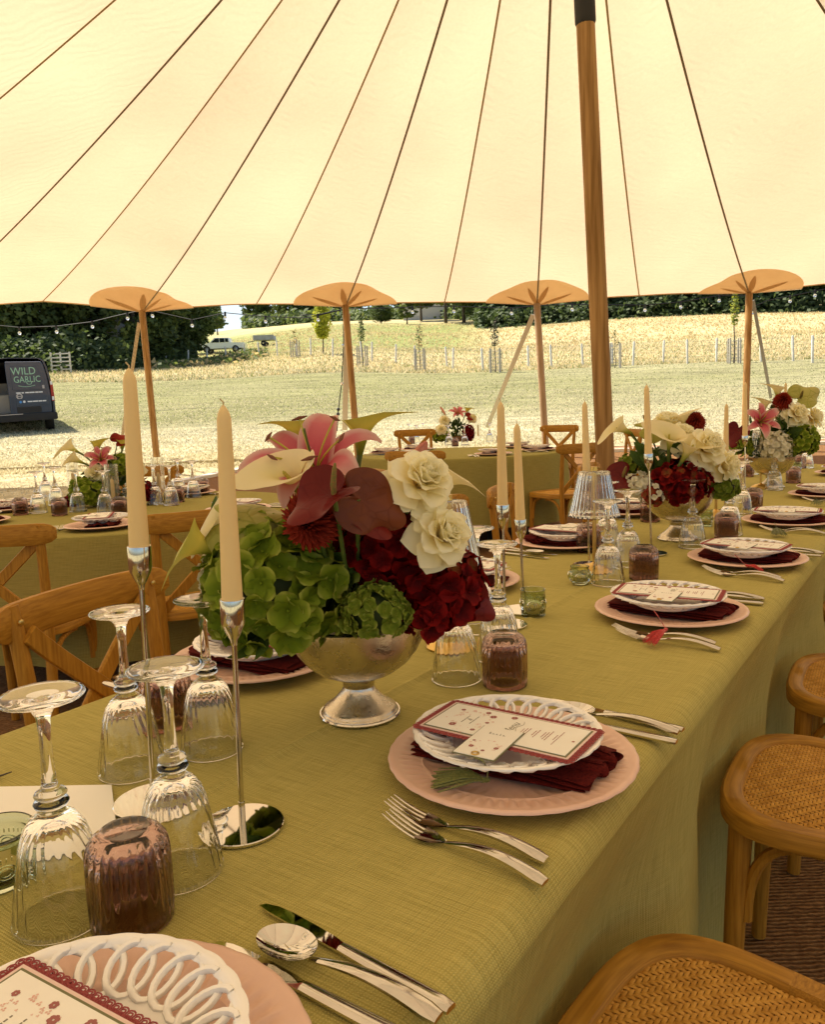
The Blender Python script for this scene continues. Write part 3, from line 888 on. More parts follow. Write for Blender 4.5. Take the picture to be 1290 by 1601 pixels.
small_tree('columnar_tree', 'slim yellow green tree standing beyond the fence left of the second pole', 505, 545, 62, 4.3, .85, [M['leafY'], M['leafY'], M['leafY']], .28, 2200, .12)
M['guard'] = mat('weathered_stake', (.50, .45, .36), .9)
M['mesh'] = mat('wire_mesh', (.30, .29, .26), .6, .3)
def guarded(label, x, ybase, Y, h, mats, n):
    t = small_tree('young_tree', label, x, ybase, Y, h, .32, mats, .55, n, .07)
    for a in range(4):
        c = Vector((.36 * math.cos(a * 1.57 + .6), .36 * math.sin(a * 1.57 + .6), 0))
        mb = MB(); mb.box((c.x, c.y, .62), (.07, .07, 1.36)); mb.build('stake', M['guard'], t)
    mb = MB()
    for k in range(7):
        mb.tube([Vector((.37 * math.cos(s * .5236), .37 * math.sin(s * .5236), .12 + .17 * k)) for s in range(13)], .007, 4)
    for k in range(12):
        c = (.37 * math.cos(k * .5236), .37 * math.sin(k * .5236))
        mb.tube([Vector((*c, .05)), Vector((*c, 1.2))], .006, 4)
    mb.build('wire_guard', M['mesh'], t)
guarded('young dark leaved tree in a stake guard left of the diagonal strap', 775, 585, 44, 2.6, [M['leafA'], M['bark']], 160)
guarded('young sparse tree in a wire guard between second and third poles', 657, 578, 47, 2.5, [M['leafA'], M['gold2']], 120)
guarded('young bright green tree in a guard left of the fourth pole', 1148, 580, 42, 3.6, [M['leafY'], M['leafC']], 420)
guarded('bare young tree in a guard directly right of the main pole', 962, 578, 43, 1.9, [M['gold2'], M['leafA']], 60)
guarded('young tree in a wire guard just right of the second pole', 567, 570, 50, 2.9, [M['leafC'], M['leafB']], 260)
guarded('young tree in a wire guard beyond the fence below the pickup trailer', 462, 562, 60, 1.9, [M['leafB'], M['gold2']], 90)

# fence
M['post'] = mat('pale_fence_post', (.78, .74, .64), .9, col2=(.62, .58, .48), scale=8)
M['wire'] = mat('fence_wire', (.16, .15, .13), .7)
fpts = [(-60, 62), (60, 62), (121, 66), (163, 69), (212, 74), (262, 66), (296, 65), (326, 66), (356, 67), (385, 70), (408, 68), (436, 64), (466, 62), (488, 60), (522, 59), (568, 57), (583, 56), (620, 55), (650, 54), (700, 53), (709, 50), (756, 46),
        (827, 48), (863, 47), (912, 47), (958, 46), (990, 45), (1037, 46), (1075, 44.5), (1120, 45), (1190, 43), (1240, 42), (1270, 39), (1330, 38), (1400, 38)]
FP = []
for x, Y in fpts:
    p = atY(x, 600, Y); FP.append(Vector((p.x, Y, tz(p.x, Y))))
fence = thing('post_and_wire_fence', 'post and wire fence with pale timber posts crossing behind the mown field', 'fence', FP[16])
mi = Matrix.Translation(-FP[16])
for k, p in enumerate(FP):
    mb = MB(); lean = rnd.uniform(-.08, .08)
    mb.tube([p - Vector((0, 0, .1)), p + Vector((lean, 0, 1.28)), p + Vector((lean, 0, 1.33))], [.065, .06, .03], 8)
    mb.build('fence_post', M['post'], fence, M=mi)
for hz in (.35, .65, .95, 1.2):
    mb = MB(); mb.tube([p + Vector((0, 0, hz)) for p in FP], .004, 4); mb.build('wire', M['wire'], fence, M=mi)
# gate behind the van
gp = atY(82, 600, 52); gp.z = tz(gp.x, 52)
gt = thing('field_gate', 'pale timber field gate standing right of the dark van', 'gate', gp)
for z in (.25, .5, .75, 1.0, 1.25):
    mb = MB(); mb.box((.6, 0, z), (1.25, .04, .08)); mb.build('rail', M['post'], gt)
for x in (0, .62, 1.22):
    mb = MB(); mb.box((x, .05, .68), (.09, .08, 1.36)); mb.build('upright', M['post'], gt)
# sheds among the trees
M['roof'] = mat('pale_metal_roof', (.48, .48, .46), .5, col2=(.38, .37, .35), scale=2)
M['wall'] = mat('rendered_wall', (.55, .52, .45), .8)
def shed(label, x, Y, w_, d, h, zoff):
    p = atY(x, 600, Y); z = tz(p.x, Y) + zoff
    t = thing('farm_shed', label, 'shed', (p.x, Y, z))
    mb = MB(); mb.prism([(-w_ / 2, -d / 2), (w_ / 2, -d / 2), (w_ / 2, d / 2), (-w_ / 2, d / 2)], -1, h); mb.build('wall', M['wall'], t)
    for s_ in (-1, 1):
        mb = MB(); mb.add([(-w_ / 2 - .2, s_ * (d / 2 + .3), h - .1), (w_ / 2 + .2, s_ * (d / 2 + .3), h - .1), (w_ / 2 + .2, 0, h + 1.0), (-w_ / 2 - .2, 0, h + 1.0),
                          (-w_ / 2 - .2, s_ * (d / 2 + .3), h + .0), (w_ / 2 + .2, s_ * (d / 2 + .3), h + .0), (w_ / 2 + .2, 0, h + 1.1), (-w_ / 2 - .2, 0, h + 1.1)],
                         [(0, 1, 2, 3), (7, 6, 5, 4), (0, 4, 5, 1), (1, 5, 6, 2), (0, 3, 7, 4)]); mb.build('roof', M['roof'], t)
    mb = MB(); mb.box((-w_ * .2, -d / 2 - .02, h * .45), (.9, .05, h * .85)); mb.build('door', M['post'], t)
    return t
shed('pale metal roof of a shed showing between the left trees', 160, 63.5, 4.2, 3, 1.6, 1.9)
shed('pale farm building half hidden by trunks at the edge of the dark wood', 676, 165, 11, 7, 3.0, .4)

# ------------------------------------------------------------ dark van, rear towards the tent
M['van'] = mat('dark_navy_paint', (.014, .034, .068), .22, spec=.5, coat=.8)
M['vanblack'] = mat('black_plastic', (.012, .012, .013), .5)
M['vanin'] = mat('van_lining', (.03, .03, .032), .8)
M['tyre'] = mat('tyre_rubber', (.015, .015, .015), .8)
M['rim'] = mat('wheel_rim', (.4, .4, .42), .35, .9)
M['redlens'] = mat('red_lens', (.35, .01, .01), .1, coat=.6)
M['whitelens'] = mat('white_lens', (.75, .75, .72), .1, coat=.6)
M['mint'] = mat('mint_lettering', (.30, .52, .36), .5)
M['whitep'] = mat('white_lettering', (.75, .75, .75), .5)
M['bluep'] = mat('blue_badge', (.05, .25, .6), .5)
M['plate'] = mat('yellow_number_plate', (.75, .50, .02), .4)
M['vglass'] = mat('tinted_glass', (.02, .025, .03), .03, spec=.8, coat=1.0)
vb = atY(48, 668, 21.5); vx = atY(30, 668, 21.5).x - .02
vz = tz(vx, 21.6)
van = thing('parked_van', 'dark navy van parked on the grass with its left rear door open', 'van', (vx, 21.5, vz))
van.rotation_euler = (0, RAD(-2.0), RAD(27))
# cross section of body (x, z) from bumper height up, tumblehome towards the roof
def vsec(k=1.0, zt=0.0):
    pts = [(-.98, .38), (-.99, .9), (-.97, 1.25), (-.90, 1.72), (-.84, 1.90), (-.74, 1.97), (0, 2.0)]
    full = pts + [(-x, z) for x, z in pts[::-1][1:]]
    return [(x * k, z) for x, z in full]
S = vsec()
mb = MB()
n = len(S)
ring = []
for y, k, dz in [(.06, .985, 0), (.16, 1, 0), (2.5, 1, 0), (3.6, .99, 0), (4.0, .96, -.12), (4.35, .93, -.75), (4.85, .88, -.95), (4.95, .80, -1.1)]:
    ring.append([(x * k, y, z if z < 1.0 else max(.98, z + dz) if dz else z) for x, z in S])
vs = [p for r_ in ring for p in r_]
fs = []
for a in range(len(ring) - 1):
    for i in range(n - 1):
        fs.append((a * n + i, a * n + i + 1, (a + 1) * n + i + 1, (a + 1) * n + i))
fs.append(tuple(range((len(ring) - 1) * n, len(ring) * n)))
mb.add(vs, fs)
mb.add([(-.98, .06, .38), (.98, .06, .38), (.98, 4.9, .38), (-.98, 4.9, .38)], [(0, 1, 2, 3)])
# rear frame round the opening
fr = [(x * .93, .06 + .0, .46 + (z - .38) * .94) for x, z in S]
o_ = [(x * .985, .06, z) for x, z in S]
mb.add(o_ + fr, [(i, i + 1, n + i + 1, n + i) for i in range(n - 1)])
mb.add([(-.96, .06, .38), (.96, .06, .38), (.91, .06, .46), (-.91, .06, .46)], [(0, 1, 2, 3)])
mb.build('body', M['van'], van, ang=35)
mb = MB()
mb.add([(-.90, .07, .50), (.90, .07, .50), (.90, 2.6, .50), (-.90, 2.6, .50), (-.90, .07, 1.88), (.90, .07, 1.88), (.90, 2.6, 1.88), (-.90, 2.6, 1.88)],
       [(3, 2, 1, 0), (4, 5, 6, 7), (0, 4, 7, 3), (2, 6, 5, 1), (3, 7, 6, 2)])
mb.build('load_space', M['vanin'], van, smooth=False)
mb = MB(); mb.box((-.35, .7, .78), (.6, .5, .5)); mb.box((-.30, 1.5, .95), (.9, .6, .85)); mb.build('cargo_box', M['guard'], van, smooth=False)
def door_panel(x0, x1):
    mb = MB()
    zt = 1.87
    pts = [(x0, .50), (x1, .50), (x1 + (.0 if x1 < .5 else .01), 1.0), (x1 - (.0 if x1 < .5 else .03), 1.45), (x1 - (.0 if x1 < .5 else .09), 1.80), (x1 - (.02 if x1 < .5 else .14), zt), (x0 + .02, zt + .02), (x0, 1.80)]
    m4 = Matrix(((1, 0, 0, 0), (0, 0, 1, 0), (0, 1, 0, 0), (0, 0, 0, 1)))
    mb.prism(pts, -.03, .03, .012, 0, m4)
    return mb
d1 = door_panel(-.14, .88).build('rear_door', M['van'], van, ang=30)
m4 = Matrix(((1, 0, 0, 0), (0, 0, 1, 0), (0, 1, 0, 0), (0, 0, 0, 1)))
def panel(pts, y0, name, m, par, ch=.004, th=.012):
    mb = MB(); mb.prism(pts, y0 - th, y0, ch, 0, m4); return mb.build(name, m, par, ang=30)
panel([(-.02, 1.12), (.72, 1.12), (.70, 1.55), (.62, 1.74), (.0, 1.76), (-.03, 1.70)], -.031, 'window_panel', M['van'], d1, .008, .014)
panel([(.02, .72), (.80, .72), (.80, .92), (.02, .90)], -.031, 'lower_pressing', M['van'], d1, .008, .014)
panel([(.02, .52), (.62, .52), (.62, .68), (.02, .68)], -.031, 'step_recess', M['vanblack'], d1, .004, .010)
Rx = Matrix.Rotation(math.pi / 2, 4, 'X')
tm = MB()
text_mb('WILD', .215, Matrix.Translation((.29, -.0485, 1.62)) @ Rx @ Matrix.Diagonal((1.12, 1.3, 1, 1)), tm)
text_mb('GARLIC', .175, Matrix.Translation((.36, -.0485, 1.40)) @ Rx @ Matrix.Diagonal((1.1, 1.35, 1, 1)), tm)
tm.grid(14, 2, lambda a, b: (.12 + .42 * a, -.0485, 1.24 - .035 * math.sin(math.pi * a) + .012 * b))
tm.grid(16, 2, lambda a, b: (.40 + (.052 + .016 * b) * math.cos(a * 6.28), -.0485, 1.315 + (.036 + .014 * b) * math.sin(a * 6.28)))
tm.build('lettering', M['mint'], d1, smooth=False)
tm = MB()
for a, b in ((.05, .16), (.18, .24), (.27, .36), (.37, .50), (.515, .60), (.61, .70)): tm.box(((a + b) / 2, -.033, 1.055), (b - a, .004, .03))
for a, b in ((.30, .42), (.43, .56), (.57, .66), (.67, .76)): tm.box(((a + b) / 2, -.047, .815), (b - a, .004, .032))
tm.lathe([(0, 0), (.032, .001), (.032, .003)], 14, 0, Matrix.Translation((.22, -.044, .815)) @ Rx)
tm.build('contact_lines', M['whitep'], d1, smooth=False)
tm = MB(); tm.lathe([(0, 0), (.034, .001), (.034, .003)], 14, 0, Matrix.Translation((.13, -.044, .81)) @ Rx); tm.build('badge', M['bluep'], d1, smooth=False)
tm = MB(); tm.lathe([(.048, 0), (.080, .0), (.080, .012), (.048, .012)], 20, 0, Matrix.Translation((.12, -.032, .965)) @ Rx, closed=True); tm.box((.12, -.040, .965), (.15, .008, .02))
tm.build('maker_emblem', M['rim'], d1, smooth=False)
tm = MB(); tm.box((.735, -.045, 1.19), (.05, .03, .09)); tm.build('handle', M['rim'], d1)
# open left door swung out
d2 = door_panel(-.88, -.16)
d2o = d2.build('rear_door', M['van'], van, ang=30)
d2o.matrix_local = Matrix.Translation((-.90, 0, 0)) @ Matrix.Rotation(RAD(-112), 4, 'Z') @ Matrix.Translation((.90, 0, 0))
d2o['label'] = 'open rear door'
tm = MB(); tm.prism([(-.78, .72), (-.27, .72), (-.27, .83), (-.78, .83)], -.05, -.036, .003, 0, m4); tm.build('number_plate', M['plate'], d2o)
# the split of the plate seen at the left side of the opening
tm = MB(); tm.prism([(-.62, .62), (-.48, .62), (-.48, .74), (-.62, .74)], .03, .05, .003, 0, m4); tm.build('number_plate', M['plate'], van)
for s_ in (-1, 1):
    lm = MB(); lm.prism([(.905, .80), (.985, .80), (.975, 1.30), (.91, 1.36)] if s_ > 0 else [(-.985, .80), (-.905, .80), (-.91, 1.36), (-.975, 1.30)], .0, .05, .006, 0, m4)
    lo_ = lm.build('tail_light', M['redlens'], van)
    for z0, z1 in ((.82, .92), (1.24, 1.33)):
        q = MB(); q.box((s_ * .942, -.004, (z0 + z1) / 2), (.055, .012, z1 - z0)); q.build('clear_lens', M['whitelens'], lo_)
mb = MB(); mb.prism([(-1.0, -.06), (1.0, -.06), (1.01, .25), (-1.01, .25)], .30, .50, .03); mb.build('bumper', M['vanblack'], van, ang=30)
mb = MB(); mb.box((-.35, -.065, .49), (1.0, .02, .02)); mb.build('sill_strip', M['rim'], van)
def wheel(x, y, par, R_=.33, W=.22):
    mw = Matrix.Translation((x, y, R_)) @ Matrix.Rotation(math.pi / 2, 4, 'Y')
    mb = MB(); mb.lathe([(R_ * .62, -W / 2), (R_ * .94, -W / 2), (R_, -W / 2 + .03), (R_, W / 2 - .03), (R_ * .94, W / 2), (R_ * .62, W / 2)], 28, 0, mw, closed=True); wo = mb.build('wheel', M['tyre'], par)
    mb = MB(); mb.lathe([(0, -W * .4), (R_ * .3, -W * .42), (R_ * .62, -W * .3), (R_ * .62, W * .3), (R_ * .3, W * .42), (0, W * .4)], 20, 0, mw); mb.build('rim', M['rim'], wo)
for x in (-.82, .82):
    for y in (1.0, 4.05): wheel(x, y, van)

# white pickup on the hill with a trailer
M['white_paint'] = mat('white_paint', (.92, .92, .90), .25, coat=.5)
pp_ = ground_hit(349, 552, 60, 200)
pk_ = thing('pickup_truck', 'white pickup truck with dark windows parked on the green rise', 'pickup', (pp_.x, pp_.y, tz(pp_.x, pp_.y)))
sc_ = pp_.y * 70 / 1235 / 5.2
pk_.scale = (sc_,) * 3
side = [(-2.6, .45), (2.55, .45), (2.6, 1.05), (.95, 1.08), (.9, 1.62), (-.75, 1.66), (-1.35, 1.08), (-2.4, .98), (-2.62, .8)]
def mirror_prism(pts, y0, y1, ch, name, m, par):
    mb = MB(); mb.prism([(x, z) for x, z in pts], y0, y1, ch, 0, m4); return mb.build(name, m, par, ang=30)
mirror_prism(side, -.88, .88, .06, 'body', M['white_paint'], pk_)
for y in (-.895, .895):
    mirror_prism([(-1.15, 1.12), (-.62, 1.56), (-.22, 1.56), (-.22, 1.12)], y - .01, y + .01, 0, 'window', M['vglass'], pk_)
    mirror_prism([(-.14, 1.12), (-.14, 1.56), (.38, 1.55), (.40, 1.12)], y - .01, y + .01, 0, 'window', M['vglass'], pk_)
    mirror_prism([(.48, 1.14), (.47, 1.54), (.80, 1.53), (.84, 1.14)], y - .01, y + .01, 0, 'window', M['vglass'], pk_)
for x in (-1.65, 1.6):
    for y in (-.8, .8):
        mw = Matrix.Translation((x, y, .38)) @ Matrix.Rotation(math.pi / 2, 4, 'X')
        mb = MB(); mb.lathe([(.22, -.13), (.36, -.13), (.38, -.1), (.38, .1), (.36, .13), (.22, .13)], 22, 0, mw, closed=True); wo = mb.build('wheel', M['tyre'], pk_)
        mb = MB(); mb.lathe([(0, -.13), (.22, -.09), (.22, .09), (0, .13)], 14, 0, mw); mb.build('rim', M['rim'], wo)
for y in (-.6, .6):
    mb = MB(); mb.box((-2.6, y, .82), (.08, .3, .14)); mb.build('headlight', M['whitelens'], pk_)
tp = ground_hit(378, 547, 60, 200)
trl = thing('farm_trailer', 'pale low trailer standing right behind the white pickup', 'trailer', (pp_.x + 4.6 * sc_, pp_.y + 1, tz(pp_.x + 4.6 * sc_, pp_.y + 1)))
trl.scale = (sc_,) * 3
mb = MB(); mb.box((0, 0, .72), (2.4, 1.5, .08)); mb.build('bed', M['roof'], trl)
for y in (-.74, .74):
    mb = MB(); mb.box((0, y, 1.0), (2.4, .04, .48)); mb.build('side_board', M['roof'], trl)
for y in (-.7, .7):
    mw = Matrix.Translation((0, y * 1.1, .32)) @ Matrix.Rotation(math.pi / 2, 4, 'X')
    mb = MB(); mb.lathe([(.1, -.09), (.32, -.09), (.32, .09), (.1, .09)], 18, 0, mw, closed=True); mb.build('wheel', M['tyre'], trl)
mb = MB(); mb.tube([Vector((-1.2, 0, .65)), Vector((-2.0, 0, .55))], .05, 6); mb.build('drawbar', M['vanblack'], trl)
# ------------------------------------------------------------ tables and cloths
V_L, V_R, V_C = -1.187, -.298, -.742
U0, U1 = -.42, 6.05
tb = thing('dining_table', 'long dining table hidden under the olive linen cloth', 'table', uv2((U0 + U1) / 2, V_C, fz(3)))
tb.rotation_euler = (0, 0, -TH)
mb = MB(); mb.box((0, 0, TT - .02 - fz(3)), (V_R - V_L - .03, U1 - U0 - .03, .025)); mb.build('tabletop', M['wood'], tb)
for x in (-.27, .27):
    for y in (-2.9, -.9, .9, 2.9):
        mb = MB(); mb.box((x, y, .36), (.05, .05, .70)); mb.build('leg', M['black'], tb)
CH_R = [.83, 1.62, 2.29, 3.15, 3.95, 4.75]      # chairs on the right-hand side
def drape_r(u, z):
    """where the cloth hangs on the right: pushed in by the tucked chairs"""
    k = sm(.745, .50, TT - (TT - z)) if False else sm(0, .27, TT - z)
    push = max(math.exp(-((u - c) / .27) ** 4) for c in CH_R)
    fold = .016 * math.sin(u * 11 + 1.3) + .011 * math.sin(u * 23 + .5) + .02 * math.sin(u * 5.1)
    return V_R - k * (.020 + .055 * push) + fold * sm(.08, .5, TT - z) * (1 - .3 * push)
def drape_l(u, z):
    return V_L + .04 * sm(0, .4, TT - z) - .02 * math.sin(u * 9) * sm(.1, .5, TT - z)
def ztop(u, v):
    z = TT - .0012
    d = v - V_C
    z += .0042 * max(0, 1 - abs(d + .0008 * math.sin(u * 3)) / .014) ** 1.3 + .0009 * math.exp(-(d / .03) ** 2)
    z += .0008 * noise.noise(Vector((u * 3, v * 5, 0)))
    # soft fold running out from the foot of the first bowl
    c = (u - 1.02) * .8 + (v + .58) * .9
    z += .0032 * math.exp(-(c / .022) ** 2) * math.exp(-(((u - 1.02) - (v + .58)) / .12) ** 2)
    c = (v + .80) + .18 * (u - .8)
    z += .0022 * math.exp(-(c / .02) ** 2) * math.exp(-((u - .80) / .16) ** 2)
    return z
cross = []
RR_ = .034
for k in range(12): cross.append(('l', .30 + (TT - .04 - .30) * k / 11))
for k in range(5): cross.append(('al', k))
_q = sorted([k / 79 for k in range(80)] + [(V_C - V_L - RR_) / (V_R - V_L - 2 * RR_) + s_ * .0011 for s_ in range(-20, 20)])
for q_ in _q: cross.append(('t', q_))
for k in range(11): cross.append(('ar', k))
for k in range(28): cross.append(('r', TT - .040 - (TT - .040 - .015) * (k / 27)))
cb = MB()
nu = 216
vs, uvs = [], []
RR = .034
def cpoint(u, c):
    kd, q = c
    if kd == 'l': return (drape_l(u, q), q)
    if kd == 'al':
        a = math.pi / 2 * (q + .5) / 5
        return (V_L + RR - RR * math.cos(a), TT - RR + RR * math.sin(a) - .001)
    if kd == 't':
        v = V_L + RR + (V_R - V_L - 2 * RR) * q
        return (v, ztop(u, v))
    if kd == 'ar':
        a = math.pi / 2 * (q + .5) / 11
        return (V_R - RR + RR * math.sin(a), TT - RR + RR * math.cos(a) - .001)
    return (drape_r(u, q), q)
tl = [cpoint(.5, c) for c in cross]
arc = [0]
for a, b in zip(tl, tl[1:]): arc.append(arc[-1] + math.hypot(a[0] - b[0], a[1] - b[1]))
C0 = Vector((uv2(2.8, V_C, TT)))
for i in range(nu):
    u = U0 + (U1 - U0) * i / (nu - 1)
    for c, s_ in zip(cross, arc):
        v, z = cpoint(u, c)
        vs.append(uv2(u, v, z) - C0); uvs.append((u, s_))
nc = len(cross)
fs = [(i * nc + j, (i + 1) * nc + j, (i + 1) * nc + j + 1, i * nc + j + 1) for i in range(nu - 1) for j in range(nc - 1)]
cb.add(vs, fs, uv=uvs)
for i in (0, nu - 1):     # end drops
    o = len(cb.v)
    pts = [cpoint(U0 if i == 0 else U1, c) for c in cross[12:138]]
    for z in (0, .1, .25, .45):
        cb.add([uv2((U0 if i == 0 else U1) + .01 * math.sin(p[0] * 20) * z, p[0], p[1] - z) - C0 for p in pts], [], uv=[(p[0], p[1] - z) for p in pts])
    n_ = len(pts)
    cb.f += [(o + r * n_ + k, o + r * n_ + k + 1, o + (r + 1) * n_ + k + 1, o + (r + 1) * n_ + k) for r in range(3) for k in range(n_ - 1)]
    cb.m += [0] * (3 * (n_ - 1))
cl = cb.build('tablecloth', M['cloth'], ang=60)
cl.location = C0
tag(cl, 'long olive green linen cloth draped over the main dining table', 'tablecloth')

def round_table(cx, cy_, z0, ztop_, R_, hem, label1, label2, seed):
    t = thing('round_table', label1, 'table', (cx, cy_, z0))
    mb = MB(); mb.lathe([(0, ztop_ - z0 - .03), (R_ - .02, ztop_ - z0 - .03), (R_ - .02, ztop_ - z0 - .006), (0, ztop_ - z0 - .006)], 48); mb.build('tabletop', M['wood'], t)
    for k in range(4):
        a = k * 1.571 + .4; mb = MB(); mb.tube([Vector((.5 * math.cos(a), .5 * math.sin(a), .0)), Vector((.5 * math.cos(a), .5 * math.sin(a), ztop_ - z0 - .03))], .022, 8); mb.build('leg', M['black'], t)
    r = random.Random(seed)
    ph = [r.uniform(0, 6.28) for _ in range(5)]
    def fn(a, b):
        th = a * 2 * math.pi
        if b < .4:
            rr = R_ * b / .4 * .985; z = 0.0
        elif b < .5:
            q = (b - .4) / .1 * math.pi / 2; rr = R_ * .985 + .014 * math.sin(q); z = -.014 + .014 * math.cos(q)
        else:
            q = (b - .5) / .5; z = -.014 - (ztop_ - hem) * q
            am = .045 * q ** 1.2
            rr = R_ + .002 + .03 * q + am * (.5 * math.sin(9 * th + ph[0]) + .35 * math.sin(14 * th + ph[1]) + .3 * math.sin(5 * th + ph[2]) + .15 * math.sin(23 * th + ph[3]))
        return Vector((rr * math.cos(th), rr * math.sin(th), z))
    cm = MB(); cm.grid(144, 40, fn, wrap_u=True)
    cm.uv = [((p[0] if (p[2] > -.01) else math.atan2(p[1], p[0]) * R_), (p[1] if p[2] > -.01 else p[2])) for p in cm.v]
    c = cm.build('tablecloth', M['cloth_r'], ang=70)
    c.location = (cx, cy_, ztop_)
    tag(c, label2, 'tablecloth')
LTC, BTC = Vector((-1.5, 4.1, .76)), Vector((.47, 7.22, .83))
round_table(LTC.x, LTC.y, fz(4.1), LTC.z, .93, .24, 'round dining table under olive linen at the left side', 'olive linen cloth hanging over the round table at the left', 3)
round_table(BTC.x, BTC.y, fz(7.2), BTC.z, .94, .27, 'round dining table under olive linen at the back near the eaves', 'olive linen cloth hanging over the round table at the back', 5)

# ------------------------------------------------------------ crossback chairs
def seat_out(t, a, b, e=3.0):
    c, s_ = math.cos(t), math.sin(t)
    x = a * math.copysign(abs(c) ** (2 / e), c); y = b * math.copysign(abs(s_) ** (2 / e), s_)
    return x * (1 + .10 * y / b), y
def make_chair():
    t = thing('crossback_chair', 'chair', 'chair')
    A, B, Z = .222, .212, .458
    N = 56
    prof = [(0, -.016), (0, .010), (.006, .018), (.035, .018), (.040, .012), (.040, -.012), (.035, -.018), (.006, -.018)]
    mb = MB()
    vs, uvr = [], []
    for i in range(N):
        th = 2 * math.pi * i / N
        for d, z in prof:
            x, y = seat_out(th, A - d, B - d, 3.2)
            vs.append((x, y, Z + z))
            uvr.append((i / N * 1.5, prof.index((d, z)) * .014))
    k = len(prof)
    fs = [(i * k + j, ((i + 1) % N) * k + j, ((i + 1) % N) * k + (j + 1) % k, i * k + (j + 1) % k) for i in range(N) for j in range(k)]
    mb.add(vs, fs, uv=uvr); mb.build('seat_frame', M['wood_ring'], t, ang=50)
    # woven rattan: real over-and-under strands in a twill
    a_, b_ = A - .037, B - .037
    P_ = .0066
    hw, h_ = .0028, .0019
    wm = MB()
    def inside(x, y): return abs(x / (a_ * (1 + .10 * y / b_))) ** 3.2 + abs(y / b_) ** 3.2 <= 1.0
    def dome(x, y): return Z + .010 + .010 * (1 - min(1, (x / a_) ** 2)) * (1 - min(1, (y / b_) ** 2)) - .002
    nx, ny = int(a_ * 1.1 / P_), int(b_ / P_)
    for fam in (0, 1):
        for i in range(-(nx if fam == 0 else ny), (nx if fam == 0 else ny) + 1):
            pts = []
            for j in range(-(ny if fam == 0 else nx), (ny if fam == 0 else nx) + 1):
                x, y = (i * P_, j * P_) if fam == 0 else (j * P_, i * P_)
                if not inside(x, y): continue
                up = ((i + j) % 4 < 2) if fam == 0 else ((i + j) % 4 >= 2)
                pts.append((x, y, dome(x, y) + (h_ if up else -h_)))
            if len(pts) < 2: continue
            o = len(wm.v)
            for (x, y, z) in pts:
                if fam == 0: wm.v += [(x - hw, y, z - .0006), (x, y, z + .0007), (x + hw, y, z - .0006)]
                else: wm.v += [(x, y - hw, z - .0006), (x, y, z + .0007), (x, y + hw, z - .0006)]
                wm.uv += [(0, 0)] * 3
            for q in range(len(pts) - 1):
                for s_ in (0, 1):
                    wm.f.append((o + q * 3 + s_, o + q * 3 + s_ + 1, o + (q + 1) * 3 + s_ + 1, o + (q + 1) * 3 + s_)); wm.m.append(0)
    wm.build('rattan_weave', M['rattan'], t, ang=80, kind='stuff')
    mb = MB(); mb.prism([seat_out(2 * math.pi * i / 40, a_ + .004, b_ + .004, 3.2) for i in range(40)], Z - .012, Z + .002); mb.build('seat_pan', M['dark'], t, smooth=False)
    for s_ in (-1, 1):
        mb = MB(); mb.tube([Vector((s_ * .178, .172, 0)), Vector((s_ * .176, .165, .25)), Vector((s_ * .172, .158, Z - .012))], [.0155, .019, .0215], 14)
        mb.build('leg', M['wood'], t)
        P = bez((s_ * .168, -.245, 0), (s_ * .168, -.200, .22), (s_ * .170, -.175, .50), (s_ * .184, -.232, .862), 16)
        mb = MB(); mb.tube(P, [.0165 + .003 * math.sin(math.pi * k / 15) for k in range(16)], 12, flat=.85, up=(0, 1, 0)); mb.build('back_post', M['wood'], t)
        # crossing slat
        P = bez((s_ * .168, -.213, .805), (s_ * .07, -.222, .70), (-s_ * .06, -.205 - .006 * s_, .60), (-s_ * .158, -.178, .478), 14)
        sec = [(-.019, -.004), (-.017, -.0065), (.017, -.0065), (.019, -.004), (.019, .004), (.017, .0065), (-.017, .0065), (-.019, .004)]
        P = [p + Vector((0, .006 * s_, 0)) for p in P]
        mb = MB(); mb.sweep(P, sec, up=(0, 1, 0)); mb.build('cross_slat', M['wood'], t)
        for zz in (.832,):
            mb = MB(); mb.ball((s_ * .182, -.207, zz), .0065, 8, sq=(1, .7, 1)); mb.build('rivet', M['brass'], t)
        # bent braces under the seat
        for p0, p3, tp in (((s_ * .160, .168, .262), (s_ * .035, .178, Z - .022), 'f'), ((s_ * .176, .145, .262), (s_ * .200, .02, Z - .022), 's'), ((s_ * .168, -.18, .262), (s_ * .198, -.04, Z - .022), 'b')):
            p0, p3 = Vector(p0), Vector(p3)
            P = bez(p0, p0 + Vector((0, 0, .13)), p3 + (p0 - p3) * .55 * Vector((1, 1, 0)) if False else Vector((p0.x + (p3.x - p0.x) * .35, p0.y + (p3.y - p0.y) * .35, p3.z)), p3, 12)
            mb = MB(); mb.tube(P, .0105, 8); mb.build('bent_brace', M['wood'], t)
    P = [Vector((.238 * math.sin(q * 1.0) / math.sin(1.0), -.212 - .045 * (math.cos(q * 1.15) - math.cos(1.15)) / (1 - math.cos(1.15)), .828)) for q in [(-1 + 2 * k / 20) for k in range(21)]]
    sec = [(-.011, -.030), (-.006, -.038), (.006, -.038), (.011, -.030), (.011, .030), (.006, .038), (-.006, .038), (-.011, .030)]
    sc_ = [.45, .8, .95] + [1] * 15 + [.95, .8, .45]
    mb = MB(); mb.sweep(P, sec, up=(0, 0, 1), scale=sc_); mb.build('top_rail', M['wood_h'], t)
    for z, y in ((.20, -.195),):
        mb = MB(); mb.tube([Vector((-.165, y, z)), Vector((.165, y, z))], .009, 8); mb.build('stretcher', M['wood'], t)
    return t
chair0 = make_chair()
chair_used = []
